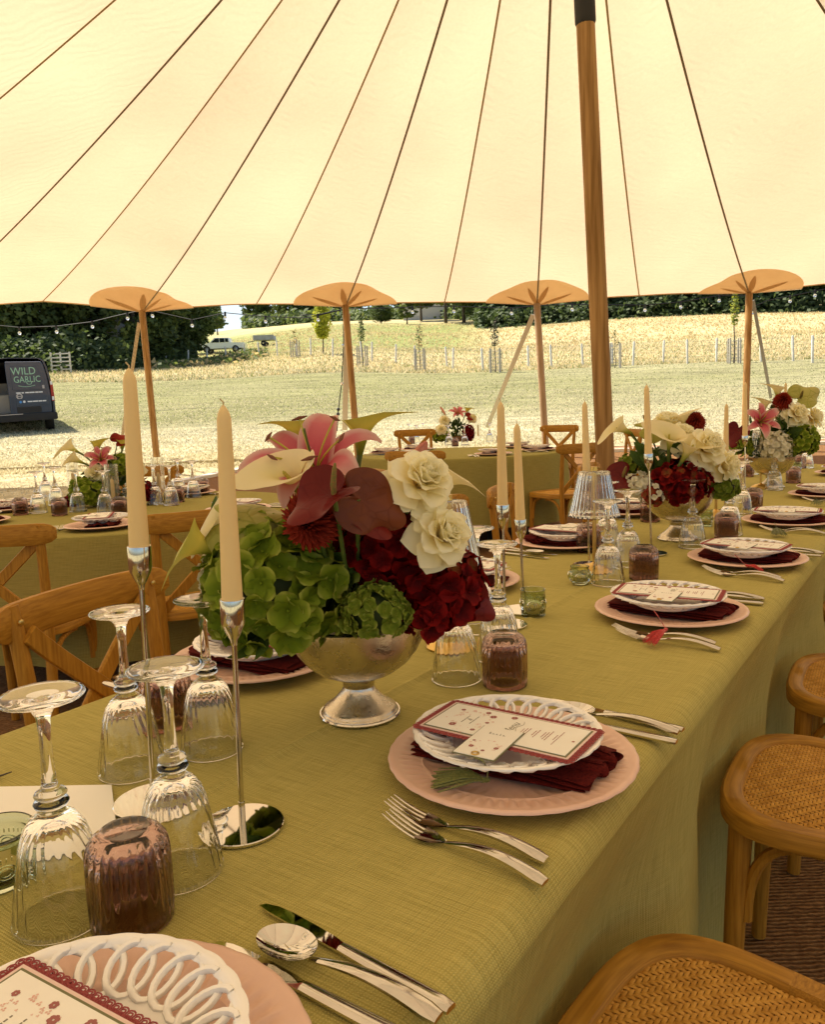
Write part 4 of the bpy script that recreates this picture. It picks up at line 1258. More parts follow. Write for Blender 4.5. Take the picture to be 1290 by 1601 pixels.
def chair(x, y, face, label, z=None, group='crossback chairs round the tables'):
    """face = direction the sitter looks (x, y)"""
    rz = math.atan2(face[1], face[0]) - math.pi / 2
    z = fz(y) + .008 if z is None else z
    if not chair_used:
        c = chair0; c['label'] = label; c['group'] = group; c.location = (x, y, z); c.rotation_euler = (0, 0, rz)
        chair_used.append(1)
    else:
        c = dup(chair0, label, group, loc=(x, y, z), rz=rz)
    return c
fr = (-VD.x, -VD.y); fl_ = (VD.x, VD.y)
def rot2(v, d):
    a = RAD(d); return (v[0] * math.cos(a) - v[1] * math.sin(a), v[0] * math.sin(a) + v[1] * math.cos(a))
rlab = ['nearest chair, only its woven seat corner showing at the bottom right', 'second chair on the right, with its front leg and bent brace showing', 'third chair on the right, only a seat corner showing at the edge',
        'fourth chair on the right, barely showing at the frame edge']
for k, (u, v, dr) in enumerate([(.825, -.150, -4), (1.625, -.130, 2), (2.29, -.118, 3), (3.15, -.135, 0)]):
    p = uv2(u, v, 0); chair(p.x, p.y, rot2(fr, dr), rlab[k])
p = uv2(1.02, -1.30, 0)
chair(p.x, p.y, rot2(fl_, 10), 'large crossback chair at the left behind the upturned goblets')
p = uv2(1.84, -1.35, 0)
chair(p.x, p.y, rot2(fl_, 4), 'crossback chair mostly hidden behind the big flower arrangement')
p = uv2(2.62, -1.42, 0)
chair(p.x, p.y, rot2(fl_, 4), 'chair whose rounded rail end shows right beside the white roses')
chair(.61, 3.42, rot2(fl_, 14), 'chair standing directly behind the pair of tall taper candles')
chair(1.22, 4.42, rot2(fl_, 8), 'chair beyond the table left of the second flower bowl')
# round table on the left
def face_to(x, y, c): return (c.x - x, c.y - y)
for x, y, d, lb in [(-1.50, 2.98, 0, 'chair with its back to us at the left round table, left edge'), (-.93, 3.20, 0, 'chair at the left round table with seat and rail behind the flowers'),
                    (-2.62, 4.3, 0, 'chair on the far left of the left round table'), (-1.75, 5.30, 10, 'chair on the far side of left round table behind glass tubes'), (-.42, 4.55, 0, 'chair on the right side of the left round table')]:
    chair(x, y, rot2(face_to(x, y, LTC), d), lb)
chair(1.20, 6.28, (-.50, .86), 'open crossback chair in full view right of the tall candles')
for x, y, d, lb in [(.10, 6.10, 0, 'chair in front of the back round table, rail behind the lily bud'),
                    (-.72, 6.90, 0, 'chair at left of the back round table behind the green calla'), (.12, 8.38, 0, 'chair at the far side of back table left of its flowers'),
                    (1.45, 8.30, 0, 'chair on the far right side of the back table by the third pole'), (1.92, 7.55, -8, 'chair seen edge on directly beside the main tent pole')]:
    chair(x, y, rot2(face_to(x, y, BTC), d), lb)

# ------------------------------------------------------------ tableware prototypes (built once, then copied)
PARK = []
def proto(name, cat):
    t = thing(name, 'x', cat); PARK.append(t); return t
# pink charger
chg = MB()
NR = 240
pr = [(0, .006), (.080, .006), (.094, .007), (.103, .010), (.110, .0125), (.113, .0150), (.117, .0140), (.124, .0150), (.134, .0170), (.144, .0190), (.1490, .0200), (.1525, .0215), (.1555, .0210), (.158, .0195), (.1585, .018), (.156, .0165), (.140, .0135), (.110, .007), (.098, .002), (.094, 0), (0, 0)]
def chmod_(t, k, r, z):
    s_ = 1.0
    if .145 < r: s_ += .006 * abs(math.sin(t * 16))
    if .100 < r < .116: s_ += .022 * abs(math.sin(t * 8)) * (1 if k < 12 else 0)
    return s_
chg.lathe(pr, NR, 0, None, chmod_)
chg.v = [(x, y, z + (.0017 * (1 if (i // 2) % 2 else -1) if (.120 < math.hypot(x, y) < .143 and z > .0145) else 0) + (.0010 * (1 if (i // 3) % 2 else -1) if (.0895 < math.hypot(x, y) < .104 and z > .0065) else 0)) for i, (x, y, z) in enumerate(chg.v)]
P_charger = chg.mesh('charger_plate', M['charger'], ang=60)
# openwork white plate
lp = MB()
lp.lathe([(0, .006), (.052, .006), (.066, .0085), (.073, .013), (.0745, .0125), (.070, .004), (.060, 0), (0, 0)], 96)
def scal(t, k, r, z): return 1 + .012 * abs(math.sin(t * 13))
lp.lathe([(.1085, .0255), (.1100, .0285), (.1150, .0300), (.1190, .0295), (.1195, .0275), (.115, .0262), (.110, .0245)], 156, 0, None, scal, closed=True)
for k in range(26):
    a = 2 * math.pi * k / 26
    c = Vector((.0925 * math.cos(a), .0925 * math.sin(a), .0195))
    Mx = frame(c, (-.33 * math.cos(a), -.33 * math.sin(a), 1), (math.cos(a), math.sin(a), .33))
    P = [Vector((.0215 * math.cos(q * 2 * math.pi / 18), .0165 * math.sin(q * 2 * math.pi / 18), .0012 * (1 if q % 18 < 9 else -1))) for q in range(19)]
    lp.tube(P, .0032, 6, 0, Mx, caps=False)
P_lattice = lp.mesh('openwork_plate', M['porcelain'], ang=60)
# folded napkin: layered band with a rolled fold at its sitter's end
def napkin_mb():
    mb = MB()
    lay = [(-.058, .062, .003, .0075), (-.060, .058, .0078, .0120), (-.056, .060, .0123, .0165), (-.058, .055, .0168, .0205)]
    for q, (x0, x1, z0, z1) in enumerate(lay):
        def fn(a, b, x0=x0, x1=x1, z0=z0, z1=z1, q=q):
            y = -.118 + .240 * b + .006 * math.sin(a * 6 + q)
            th = a * 2 * math.pi
            w_ = (x1 - x0) / 2; cx = (x0 + x1) / 2
            sx = math.copysign(abs(math.cos(th)) ** .35, math.cos(th)); sz = math.copysign(abs(math.sin(th)) ** .8, math.sin(th))
            x = cx + w_ * sx + .004 * math.sin(b * 9 + q * 2); z = (z0 + z1) / 2 + (z1 - z0) / 2 * sz * (1 + .15 * math.sin(b * 17 + q))
            return Vector((x, y, z))
        mb.grid(22, 26, fn, wrap_u=True)
    for sgn, x0 in ((1, .030), (-1, -.004)):
        P = [Vector((x0 + .022 * math.cos(a) * (1 - a / 16), -.125, .013 + .011 * math.sin(a) * (1 - a / 16) + .001 * a)) for a in [k * .45 for k in range(20)]]
        def f2(a, b, P=P, sgn=sgn):
            i = a * (len(P) - 1); j = min(int(i), len(P) - 2); p = P[j].lerp(P[j + 1], i - j)
            return Vector((p.x * .9 + .010 * b * sgn, p.y + .05 * b - .002 + .006 * math.sin(i * .8), p.z + .004 * b))
        mb.grid(40, 8, f2)
    for q in range(4):     # loose corners fanning out to the side
        def f3(a, b, q=q):
            return Vector((.036 + .034 * b + .003 * q, -.108 + .020 * q + .030 * a * (1 - .4 * b), .006 + .0052 * q + .006 * b * math.sin(3 * a + q) + .003 * math.sin(9 * b)))
        mb.grid(8, 10, f3)
    return mb
P_napkin = napkin_mb().mesh('napkin', M['napkin'], ang=70)
P_napkin2 = None
# menu card: lace, pink mount, olive edge, printed cream sheet
def petal_motif(mb, x, y, r, z, m, n=5):
    for k in range(n):
        a = 6.283 * k / n
        mb.lathe([(0, z + .00006), (r * .42, z)], 8, m, Matrix.Translation((x + r * .55 * math.cos(a), y + r * .55 * math.sin(a), 0)))
def make_menu():
    t = proto('menu_card', 'menu card')
    def rect(w_, h, z0, z1, name, m, par=t):
        mb = MB(); mb.box((0, 0, (z0 + z1) / 2), (w_, h, z1 - z0)); return mb.build(name, m, par, smooth=False)
    w_, h = .104, .216
    base = rect(w_ - .004, h - .004, 0, .0008, 'lace_backing', M['lace'])
    mb = MB()
    def loops(x0, y0, x1, y1):
        L = math.hypot(x1 - x0, y1 - y0); n_ = max(2, round(L / .0072))
        for k in range(n_):
            f = (k + .5) / n_
            for rr, off in ((.0039, 0), (.0019, 0)):
                P = [Vector((x0 + (x1 - x0) * f + rr * math.cos(a), y0 + (y1 - y0) * f + rr * math.sin(a), .0012)) for a in [q * .6283 for q in range(11)]]
                mb.tube(P, .0007, 4, caps=False)
    for e in (.0, .0048):
        hw, hh = w_ / 2 - .001 - e, h / 2 - .001 - e
        loops(-hw, -hh, hw, -hh); loops(hw, -hh, hw, hh); loops(hw, hh, -hw, hh); loops(-hw, hh, -hw, -hh)
    mb.build('lace_edging', M['lace'], t)
    rect(.0925, .2045, .0008, .0022, 'pink_mount', M['mat_pink'])
    rect(.0860, .1980, .0022, .0026, 'olive_mount', M['olive_card'])
    sh = rect(.0810, .1930, .0026, .0032, 'printed_sheet', M['paper'])
    Z = .00335
    mb = MB(); text_mb('Menu', .0165, Matrix.Translation((0, -.006, Z)), mb, shear=.35); mb.lathe([(0, 0)], 3)if False else None
    mb.tube([Vector((-.026 + .052 * k / 12, -.0135 + .002 * math.sin(k * 1.1), Z)) for k in range(13)], .0003, 4)
    mb.build('title_lettering', M['ink'], t, smooth=False)
    mb = MB(); r = random.Random(4)
    y = -.022
    for blk in (3, 2, 3, 2):
        for ln in range(blk):
            L = r.uniform(.018, .046) if ln else .014
            x = -L / 2
            while x < L / 2:
                ww = r.uniform(.0018, .0048); mb.box((x + ww / 2, y, Z), (ww, .0011, .00012)); x += ww + .0012
            y -= .0036
        y -= .0052
    mb.lathe([(.0012, Z), (.0020, Z)], 8, 0, Matrix.Translation((0, -.090, 0)))
    mb.build('menu_lines', M['ink_red'], t, smooth=False)
    mb = MB()
    for k in range(44):
        a = r.uniform(0, 6.28); rr = r.gauss(.025, .005)
        petal_motif(mb, rr * math.cos(a), .052 + rr * 1.0 * math.sin(a), r.uniform(.0010, .0026), Z, 0, 3)
    mb.build('wreath_print', M['ink_pink'], t, smooth=False)
    mb = MB()
    for x, y, rr in ((.021, .030, .0050), (-.024, .066, .0052), (.030, .042, .0040), (-.028, .034, .0036), (.024, .077, .0034), (.0, .028, .0030), (-.030, .008, .0042), (.031, .004, .0048)): petal_motif(mb, x, y, rr, Z + .0001, 0, 6)
    mb.build('flower_print', M['ink_red'], t, smooth=False)
    mb = MB(); text_mb('& ', .010, Matrix.Translation((0, .053, Z)), mb, shear=.3)
    for k in range(2):
        x = -.012
        while x < .012: ww = r.uniform(.002, .004); mb.box((x, .059 - .012 * k, Z), (ww, .0014, .0001)); x += ww + .001
    mb.build('names_lettering', M['ink'], t, smooth=False)
    return t
P_menu = make_menu()
def make_tag():
    t = proto('name_tag', 'name tag')
    mb = MB(); mb.box((0, 0, .0004), (.0555, .0885, .0008)); mb.build('backing', M['olive_card'], t, smooth=False)
    mb = MB(); mb.box((0, 0, .0012), (.0525, .0855, .0008)); mb.build('card', M['paper'], t, smooth=False)
    Z = .0017; r = random.Random(9)
    mb = MB()
    x = -.010
    for ww, hh in ((.004, .0050), (.003, .0026), (.0032, .0028), (.002, .0052), (.0034, .0030)): mb.box((x, .022 + hh / 2, Z), (ww * .35, hh, .0001)); mb.box((x + .0012, .0225, Z), (ww * .8, .0006, .0001)); x += .0046
    mb.build('name_lettering', M['ink'], t, smooth=False)
    mb = MB()
    for k in range(26):
        a = r.uniform(0, 6.28); rr = r.gauss(.0155, .003); petal_motif(mb, rr * 1.05 * math.cos(a), -.010 + rr * .8 * math.sin(a), r.uniform(.0008, .0018), Z, 0, 3)
    mb.build('wreath_print', M['ink_pink'], t, smooth=False)
    mb = MB()
    for x, y, rr in ((-.014, -.020, .0036), (.016, -.014, .0034), (.004, -.026, .0026), (-.018, -.004, .0022)): petal_motif(mb, x, y, rr, Z + .0001, 0, 6)
    mb.build('flower_print', M['ink_red'], t, smooth=False)
    mb = MB(); mb.tube([Vector((.0042 * math.cos(a), -.0375 + .0042 * math.sin(a), .0022)) for a in [q * .524 for q in range(13)]], .0011, 6); mb.build('eyelet', M['brass'], t)
    return t
P_tag = make_tag()
# cutlery lies along local y, handle at -y
def handle(mb, y0, y1, z=.004, w0=.0035, w1=.0085, arch=0.0):
    P = [Vector((0, y0 + (y1 - y0) * k / 12, z + arch * math.sin(math.pi * k / 12))) for k in range(13)]
    s_ = [w1 * (1 - k / 12) ** .7 + w0 * (1 - (1 - k / 12) ** .7) for k in range(13)]; s_[0] *= .75
    sec = [(-1, -.30), (-.8, -.42), (.8, -.42), (1, -.30), (1, .12), (.55, .40), (-.55, .40), (-1, .12)]
    mb.sweep(P, sec, scale=s_)
def make_fork():
    t = proto('fork', 'fork')
    mb = MB(); handle(mb, -.100, .022, .0042, .0026, .0088, .010); mb.build('handle', M['steel'], t, ang=50)
    def zc(y): return .0045 + .0 + (.0165 * ((y - .035) / .07) ** 2 if y > .035 else 0) - .0015 * sm(.02, .035, y) 
    mb = MB()
    Y = [.020, .030, .038, .046, .054]
    W = [.0024, .0065, .0105, .0122, .0124]
    mb.grid(5, 7, lambda a, b: Vector(((a - .5) * 2 * W[0] if b == 0 else (a - .5) * 2 * np.interp(.020 + .034 * b, Y, W), .020 + .034 * b, zc(.020 + .034 * b) + .0022 * (abs(a - .5) * 2) ** 2)))
    mb.grid(5, 7, lambda a, b: Vector(((a - .5) * 2 * np.interp(.020 + .034 * b, Y, W), .020 + .034 * b, zc(.020 + .034 * b) - .0012 + .0022 * (abs(a - .5) * 2) ** 2)), flip=True)
    mb.build('neck', M['steel'], t, ang=60)
    for k in range(4):
        x = (k - 1.5) * .0066
        mb = MB(); mb.tube([Vector((x * (1 - .06 * q / 6), .053 + .047 * q / 6, zc(.053 + .047 * q / 6) - .0004)) for q in range(7)], [.0018, .0018, .0017, .0016, .0015, .0012, .0007], 6); mb.build('tine', M['steel'], t)
    return t
def make_knife():
    t = proto('knife', 'knife')
    mb = MB(); handle(mb, -.108, .010, .0050, .0055, .0078, 0); mb.build('handle', M['steel'], t, ang=50)
    mb = MB(); pts = [(-.0055, .008), (.0050, .008), (.0068, .022), (.0076, .050), (.0074, .078), (.0056, .097), (.0016, .110), (-.0040, .114), (-.0055, .100), (-.0056, .04)]
    mb.prism(pts, .0028, .0048, .0008); mb.build('blade', M['mirror'], t, ang=40)
    return t
def make_spoon():
    t = proto('spoon', 'spoon')
    mb = MB(); handle(mb, -.104, .022, .0048, .0028, .0086, .009); mb.build('handle', M['steel'], t, ang=50)
    mb = MB()
    def bw(a, b, off=0.0):
        th = a * 2 * math.pi; r = b
        x = .0205 * r * math.cos(th); y = .048 + .030 * r * math.sin(th)
        return Vector((x, y, .0020 + .0095 * r * r - off))
    mb.grid(30, 9, lambda a, b: bw(a, b), wrap_u=True); mb.grid(30, 9, lambda a, b: bw(a, b * .99, .0011), wrap_u=True, flip=True)
    mb.build('bowl', M['mirror'], t)
    return t
P_fork, P_knife, P_spoon = make_fork(), make_knife(), make_spoon()
# upturned goblet
gp_ = [(.0430, 0), (.0438, .0015), (.0432, .006), (.0408, .022), (.0376, .040), (.0348, .058), (.0318, .074), (.0272, .088), (.0200, .0985), (.0125, .1040), (.0098, .1065), (.0100, .1085), (.0148, .1105), (.0158, .1130), (.0146, .1152), (.0104, .1165),
       (.0108, .1178), (.0138, .1192), (.0146, .1212), (.0134, .1232), (.0090, .1250), (.0072, .1300), (.0060, .1420), (.0053, .1600), (.0052, .1780), (.0064, .1940), (.0110, .2040), (.0200, .2085), (.0310, .2115), (.0368, .2128), (.0380, .2145), (.0370, .2162), (.0300, .2168), (.0100, .2155), (0, .2150)]
gi_ = [(0, .0930), (.0100, .0920), (.0190, .0880), (.0255, .0805), (.0298, .0700), (.0330, .0560), (.0360, .0390), (.0392, .0220), (.0414, .006), (.0418, .0010)]
gm_ = MB()
def ripple(t, k, r, z):
    return 1 + (.042 * math.sin(22 * t + z * 170) * sm(.002, .02, z) * (1 - sm(.075, .093, z)))
gm_.lathe(gi_ + gp_, 90, 0, None, lambda t, k, r, z: ripple(t, k, r, z) if (k < len(gi_)) else 1 + .007 * math.sin(22 * t + z * 150) * (1 if .004 < z < .09 else 0))
P_goblet = gm_.mesh('goblet', M['glass'], ang=80)
# upturned ribbed tumbler
to_ = [(.0370, 0), (.0376, .001), (.0376, .012), (.0372, .030), (.0370, .058), (.0366, .068), (.0350, .0765), (.0315, .0825), (.0270, .0860), (.0235, .0880), (.0228, .0890), (.0190, .0882), (0, .0870)]
ti_ = [(0, .0740), (.0200, .0730), (.0290, .0690), (.0325, .0620), (.0335, .050), (.0340, .0150), (.0346, .0010)]
tm_ = MB()
tm_.lathe(ti_ + to_, 156, 0, None, lambda t, k, r, z: 1 + (.062 * (abs(math.cos(13 * t)) ** .8 - .5) * sm(.010, .016, z) * (1 - sm(.076, .085, z)) if k >= len(ti_) else .01 * math.cos(26 * t) * sm(.01, .02, z) * (1 - sm(.06, .07, z))))
P_tumbler = tm_.mesh('ribbed_tumbler', M['brown_glass'], ang=80)
def votive(label, p, kind):
    t = thing('votive_holder', label, 'candle holder', p)
    if kind == 'cyl':
        out = [(0, 0), (.0255, 0), (.0268, .002), (.0270, .010), (.0272, .050), (.0268, .0555), (.0278, .0575), (.0276, .0600)]; inn = [(.0252, .0600), (.0246, .050), (.0240, .010), (.021, .006), (0, .006)]; zc, rr = .027, .0271
    else:
        out = [(0, 0), (.016, 0), (.0205, .003), (.0262, .012), (.0285, .022), (.0272, .033), (.0232, .040), (.0222, .0425), (.0244, .0460), (.0240, .0480)]; inn = [(.0222, .0478), (.0204, .043), (.0215, .038), (.0255, .030), (.0262, .022), (.024, .013), (.017, .006), (0, .005)]; zc, rr = .022, .0285
    if kind == 'big':
        out = [(0, 0), (.030, 0), (.0335, .003), (.0350, .012), (.0352, .050), (.0335, .060), (.0328, .063), (.0365, .068), (.0362, .0725), (.0345, .074)]; inn = [(.0325, .073), (.0300, .064), (.0318, .052), (.0322, .014), (.029, .007), (0, .006)]; zc, rr = .030, .0352
    mb = MB(); mb.lathe(out + inn, 72)
    for k in range(7):
        a = 2 * math.pi * k / 7
        Mx = frame(Vector((rr * math.cos(a), rr * math.sin(a), zc)), (math.cos(a), math.sin(a), 0), (0, 0, 1))
        for q in (.0100, .0058): mb.tube([Vector((q * math.cos(s * .35), q * math.sin(s * .35), -.0002)) for s in range(19)], .0010, 5, 0, Mx, caps=False)
    if kind != 'pot':
        for k in range(44):
            a = 2 * math.pi * k / 44
            mb.tube([Vector(((rr + .0002) * math.cos(a), (rr + .0002) * math.sin(a), zc + z)) for z in (.014, .020)], .0008, 5)
    mb.build('glass_cup', M['green_glass'], t, ang=60)
    mb = MB(); mb.lathe([(0, .0065), (.0185, .0065), (.0187, .020), (.016, .021), (0, .020)], 28); mb.build('tealight', M['wax'], t)
    return t
# candlesticks, tapers
def candle(label, p, h, r0=.0115, r1=.0075, lean=(0, 0), wick=True):
    t = thing('taper_candle', label, 'candle', p)
    P = [Vector((lean[0] * k / 10, lean[1] * k / 10, h * k / 10)) for k in range(11)] + [Vector((lean[0], lean[1], h + .006)), Vector((lean[0], lean[1], h + .0115)), Vector((lean[0], lean[1], h + .014))]
    rr = [r0 + (r1 - r0) * k / 10 for k in range(11)] + [r1 * .82, r1 * .42, r1 * .18]
    mb = MB(); mb.tube(P, rr, 24); mb.build('wax', M['wax'], t, ang=50)
    if wick:
        mb = MB(); q = Vector((lean[0], lean[1], h + .013)); mb.tube([q, q + Vector((.0005, 0, .004)), q + Vector((-.003, 0, .008))], .0009, 6); mb.build('wick', M['wick'], t)
    return t
def candlestick(label, p, H_, clabel, ch, lean=(0, 0), far=False):
    t = thing('candlestick', label, 'candlestick', p)
    mb = MB(); mb.lathe([(0, 0), (.0460, 0), (.0468, .0012), (.0468, .0032), (.0458, .0040), (0, .0040)], 56); mb.build('base', M['mirror'], t, ang=30)
    L = lambda z: Vector((lean[0] * z / H_, lean[1] * z / H_, z))
    mb = MB(); mb.tube([L(.004), L(.030), L(.0301), L(H_ - .048)], [.0038, .0038, .0031, .0031], 12); mb.build('stem', M['steel'], t, ang=40)
    mb = MB(); zz = [(H_ - .052, .0034), (H_ - .046, .0042), (H_ - .040, .0075), (H_ - .030, .0122), (H_ - .026, .0132), (H_ - .001, .0137), (H_, .0133)]
    mb.tube([L(z) for z, r in zz] , [r for z, r in zz], 24)
    mb.build('cup', M['steel'], t, ang=40)
    q = Vector(p) + L(H_) + Vector((0, 0, -.0015))
    k = ch / H_
    candle(clabel, q, ch, lean=(lean[0] * k, lean[1] * k))
    return t
# ribbed glass table lamps
def lamp(label, p, H_=.292, rt=.040, rb=.066, hs=.125):
    t = thing('table_lamp', label, 'table lamp', p)
    mb = MB(); mb.lathe([(0, 0), (.050, 0), (.051, .003), (.046, .010), (.030, .019), (.010, .023), (.006, .026), (0, .026)], 40); mb.build('base', M['brass'], t, ang=50)
    mb = MB(); mb.tube([Vector((0, 0, .02)), Vector((0, 0, H_ - .012))], .0055, 14); mb.build('stem', M['brass'], t)
    mb = MB(); mb.lathe([(0, H_ - .012), (.010, H_ - .012), (.010, H_ - .001), (0, H_)], 16); mb.build('finial', M['brass'], t, ang=40)
    NF = 28
    z0, z1 = H_ - .012 - hs, H_ - .014
    def md(t_, k, r, z): return 1 + .045 * math.cos(NF * t_) * (1 if r > .02 else 0)
    n_ = 12
    outp = [(rb + .002 * (1 - k / n_) ** 6 - (rb - rt) * (k / n_), z0 + (z1 - z0) * k / n_) for k in range(n_ + 1)] + [(.011, z1 + .001)]
    inp = [(.011, z1 - .0018)] + [(r - .0024, z - (.0022 if q == n_ else 0)) for q, (r, z) in list(enumerate(outp[:-1]))[::-1]]
    mb = MB(); mb.lathe(outp + inp, NF * 8, 0, None, md, closed=True); mb.build('glass_shade', M['glass'], t, ang=80)
    return t
# silver footed bowl
def bowl(label, p, s_=1.0):
    t = thing('footed_bowl', label, 'bowl', p)
    prof = [(.0, 0), (.0585, 0), (.0600, .002), (.0600, .006), (.0580, .0085), (.0565, .0105), (.0560, .0125), (.0530, .015), (.0400, .024), (.0285, .036), (.0235, .0450), (.0232, .0475), (.0245, .049), (.0245, .0575), (.0262, .0585), (.0270, .060),
            (.0400, .0630), (.0600, .0720), (.0780, .0860), (.0930, .1050), (.1030, .1250), (.1080, .1450), (.1090, .1520), (.1075, .1535)]
    inn = [(.1055, .1500), (.1000, .1260), (.0900, .1070), (.0750, .0890), (.0580, .0755), (.03, .066), (0, .064)]
    mb = MB(); mb.lathe([(r * s_, z * s_) for r, z in prof + inn], 72); mb.build('body', M['silver'], t, ang=50)
    mb = MB(); mb.tube([Vector((.0605 * s_ * math.cos(a), .0605 * s_ * math.sin(a), .004 * s_)) for a in [k * .1745 for k in range(37)]], .0026 * s_, 6); mb.build('foot_ring', M['steel'], t)
    return t
def tassel(label, path, m, strands=46, L=.058, spread=.022, group=None):
    """path: cord from the eyelet to the knot, last point = where the ends lie"""
    base = path[0]
    t = thing('tassel', label, 'tassel', base, 0, group)
    P = [p - base for p in path]
    mb = MB(); mb.tube(P[:-1], .0009, 6); mb.build('cord', m, t)
    k0, e = P[-2], P[-1]
    d = (e - k0).normalized()
    mb = MB(); mb.tube([k0 - d * .003, k0, k0 + d * .006, k0 + d * .0085], [.0022, .0034, .0036, .0030], 10); mb.build('knot', m, t)
    sd = d.cross(Vector((0, 0, 1)))
    sd = sd.normalized() if sd.length > .05 else Vector((1, 0, 0))
    mb = MB(); r = random.Random(len(label))
    for k in range(strands):
        o1, o2 = r.gauss(0, 1), r.random()
        st = k0 + d * .006 + sd * o1 * .0012 + Vector((0, 0, o2 * .002))
        en = e + sd * o1 * spread * .5 + d * r.uniform(-.008, .004) + Vector((0, 0, o2 * .005))
        md_ = st.lerp(en, .42) + sd * o1 * .002 + Vector((0, 0, .003 + .003 * o2))
        mb.tube([st, st.lerp(md_, .5) + Vector((0, 0, .001)), md_, md_.lerp(en, .5), en], [.0013, .0012, .0011, .0010, .0006], 4)
    mb.build('strands', m, t)
    return t
# ------------------------------------------------------------ laying the tables
def put(me_or_thing, name, label, cat, Mw, group=None):
    if isinstance(me_or_thing, bpy.types.Mesh):
        o = link(name, me_or_thing); o.matrix_world = Mw
        return tag(o, label, cat, group)
    return dup(me_or_thing, label, group, M=Mw)
def setting(c, f, z, ph, jit, parts='all', card=True, full=True):
    """c centre on the table, f the way the sitter looks; local x to the sitter's right, y away from the sitter"""
    f = Vector((f[0], f[1], 0)).normalized(); x = Vector((f.y, -f.x, 0))
    base = Matrix((x, f, Vector((0, 0, 1)))).transposed().to_4x4(); base.translation = Vector((c[0], c[1], z))
    T = lambda x_, y_, z_, r_=0, tx=0, ty=0: base @ Matrix.Translation((x_, y_, z_)) @ Matrix.Rotation(RAD(r_), 4, 'Z') @ Matrix.Rotation(RAD(tx), 4, 'X') @ Matrix.Rotation(RAD(ty), 4, 'Y')
    r = random.Random(jit)
    put(P_charger, 'charger_plate', 'pink embossed charger plate ' + ph, 'charger plate', T(0, 0, .0008, r.uniform(0, 180)), 'pink charger plates')
    nz = .0065
    put(P_napkin, 'napkin', 'folded burgundy napkin under the white plate ' + ph, 'napkin', T(.004, 0, nz, r.uniform(-5, 5)), 'burgundy napkins')
    pz = nz + .0175
    put(P_lattice, 'openwork_plate', 'white openwork plate ' + ph, 'plate', T(-.004, .004, pz, r.uniform(0, 180)), 'white openwork plates')
    cz = pz + .0305
    cr = r.uniform(-4, 4)
    put(P_menu, 'menu_card', 'lace edged menu card ' + ph, 'menu card', T(-.012, 0, cz, cr), 'menu cards')
    tg = T(-.066, -.004, cz + .0040, 90 + cr + r.uniform(-4, 4), 0, 0)
    put(P_tag, 'name_tag', 'small name tag ' + ph, 'name tag', T(-.066, -.004, cz + .0038, -90 + cr + r.uniform(-5, 5)), 'name tags')
    j = lambda s_: r.uniform(-s_, s_)
    put(P_fork, 'fork', 'inner fork ' + ph, 'fork', T(-.176, -.030, 0, -3 + j(2)), 'forks')
    put(P_fork, 'fork', 'outer fork ' + ph, 'fork', T(-.206, -.045, 0, -5 + j(2)), 'forks')
    put(P_knife, 'knife', 'inner knife ' + ph, 'knife', T(.170, -.055, 0, -1 + j(2)), 'knives')
    if full:
        put(P_knife, 'knife', 'outer knife ' + ph, 'knife', T(.222, -.052, 0, -4 + j(2)), 'knives')
        put(P_spoon, 'spoon', 'soup spoon ' + ph, 'spoon', T(.194, -.055, .004, 1 + j(2)), 'spoons')
    return base
fR, fL = (-VD.x, -VD.y), (VD.x, VD.y)
RS = [(118, 1722, 'at the nearest setting, cut off bottom left'), (800, 1178, 'at the setting right of the near silver bowl'), (1048, 950, 'at the second setting on the right, red tassel'),
      (1168, 870, 'at the third setting on the right, red tassel'), (1233, 812, 'at the fourth setting on the right side'), (1292, 771, 'at the fifth setting, at the right edge'), (1322, 738, 'at the sixth, farthest setting at the right edge')]
RB = []
for k, (x, y, ph) in enumerate(RS):
    c = atz(x, y, TT + .018)
    RB.append(setting((c.x, c.y), rot2(fR, [0, 0, 2, -3, 1, -2, 0][k]), TT, ph, 20 + k))
LS = [(402, 1024, 'half hidden behind the near flowers'), (718, 905, 'behind the tall upturned goblet, left side'), (882, 845, 'left of the middle glass lamp'), (985, 797, 'behind the middle glass lamp')]
for k, (x, y, ph) in enumerate(LS):
    c = atz(x, y, TT + .018)
    setting((c.x, c.y), rot2(fL, [0, 3, -2, 1][k]), TT, ph, 40 + k, full=(k != 3))
# tassels of the right-hand settings
def px(x, y, z): return atz(x, y, TT + z)
tassel('olive green tassel lying on the charger right of the near bowl', [px(742, 1184, .064), px(756, 1190, .058), px(763, 1204, .040), px(762, 1219, .0260), px(679, 1224, .022)], M['tassel_green'], 70, spread=.022)
tassel('bright red tassel hanging over the second charger onto the forks', [px(1023, 955, .064), px(1030, 964, .060), px(1036, 974, .030), px(1042, 984, .026), px(1018, 1007, .008)], M['tassel_red'], 60, spread=.015)
tassel('bright red tassel trailing over the third charger onto the forks', [px(1150, 868, .064), px(1157, 874, .050), px(1162, 879, .026), px(1168, 884, .024), px(1192, 893, .010)], M['tassel_red'], 56, spread=.014)
tassel('olive tassel hanging over the front of the fourth charger', [px(1212, 817, .064), px(1213, 821, .045), px(1214, 824, .028), px(1215, 826, .022), px(1219, 838, .006)], M['tassel_green'], 50, spread=.030)
tassel('olive tassel hanging over the front of the fifth charger', [px(1276, 776, .064), px(1277, 779, .045), px(1278, 781, .028), px(1278.5, 782, .022), px(1280, 790, .006)], M['tassel_green'], 40, spread=.030)
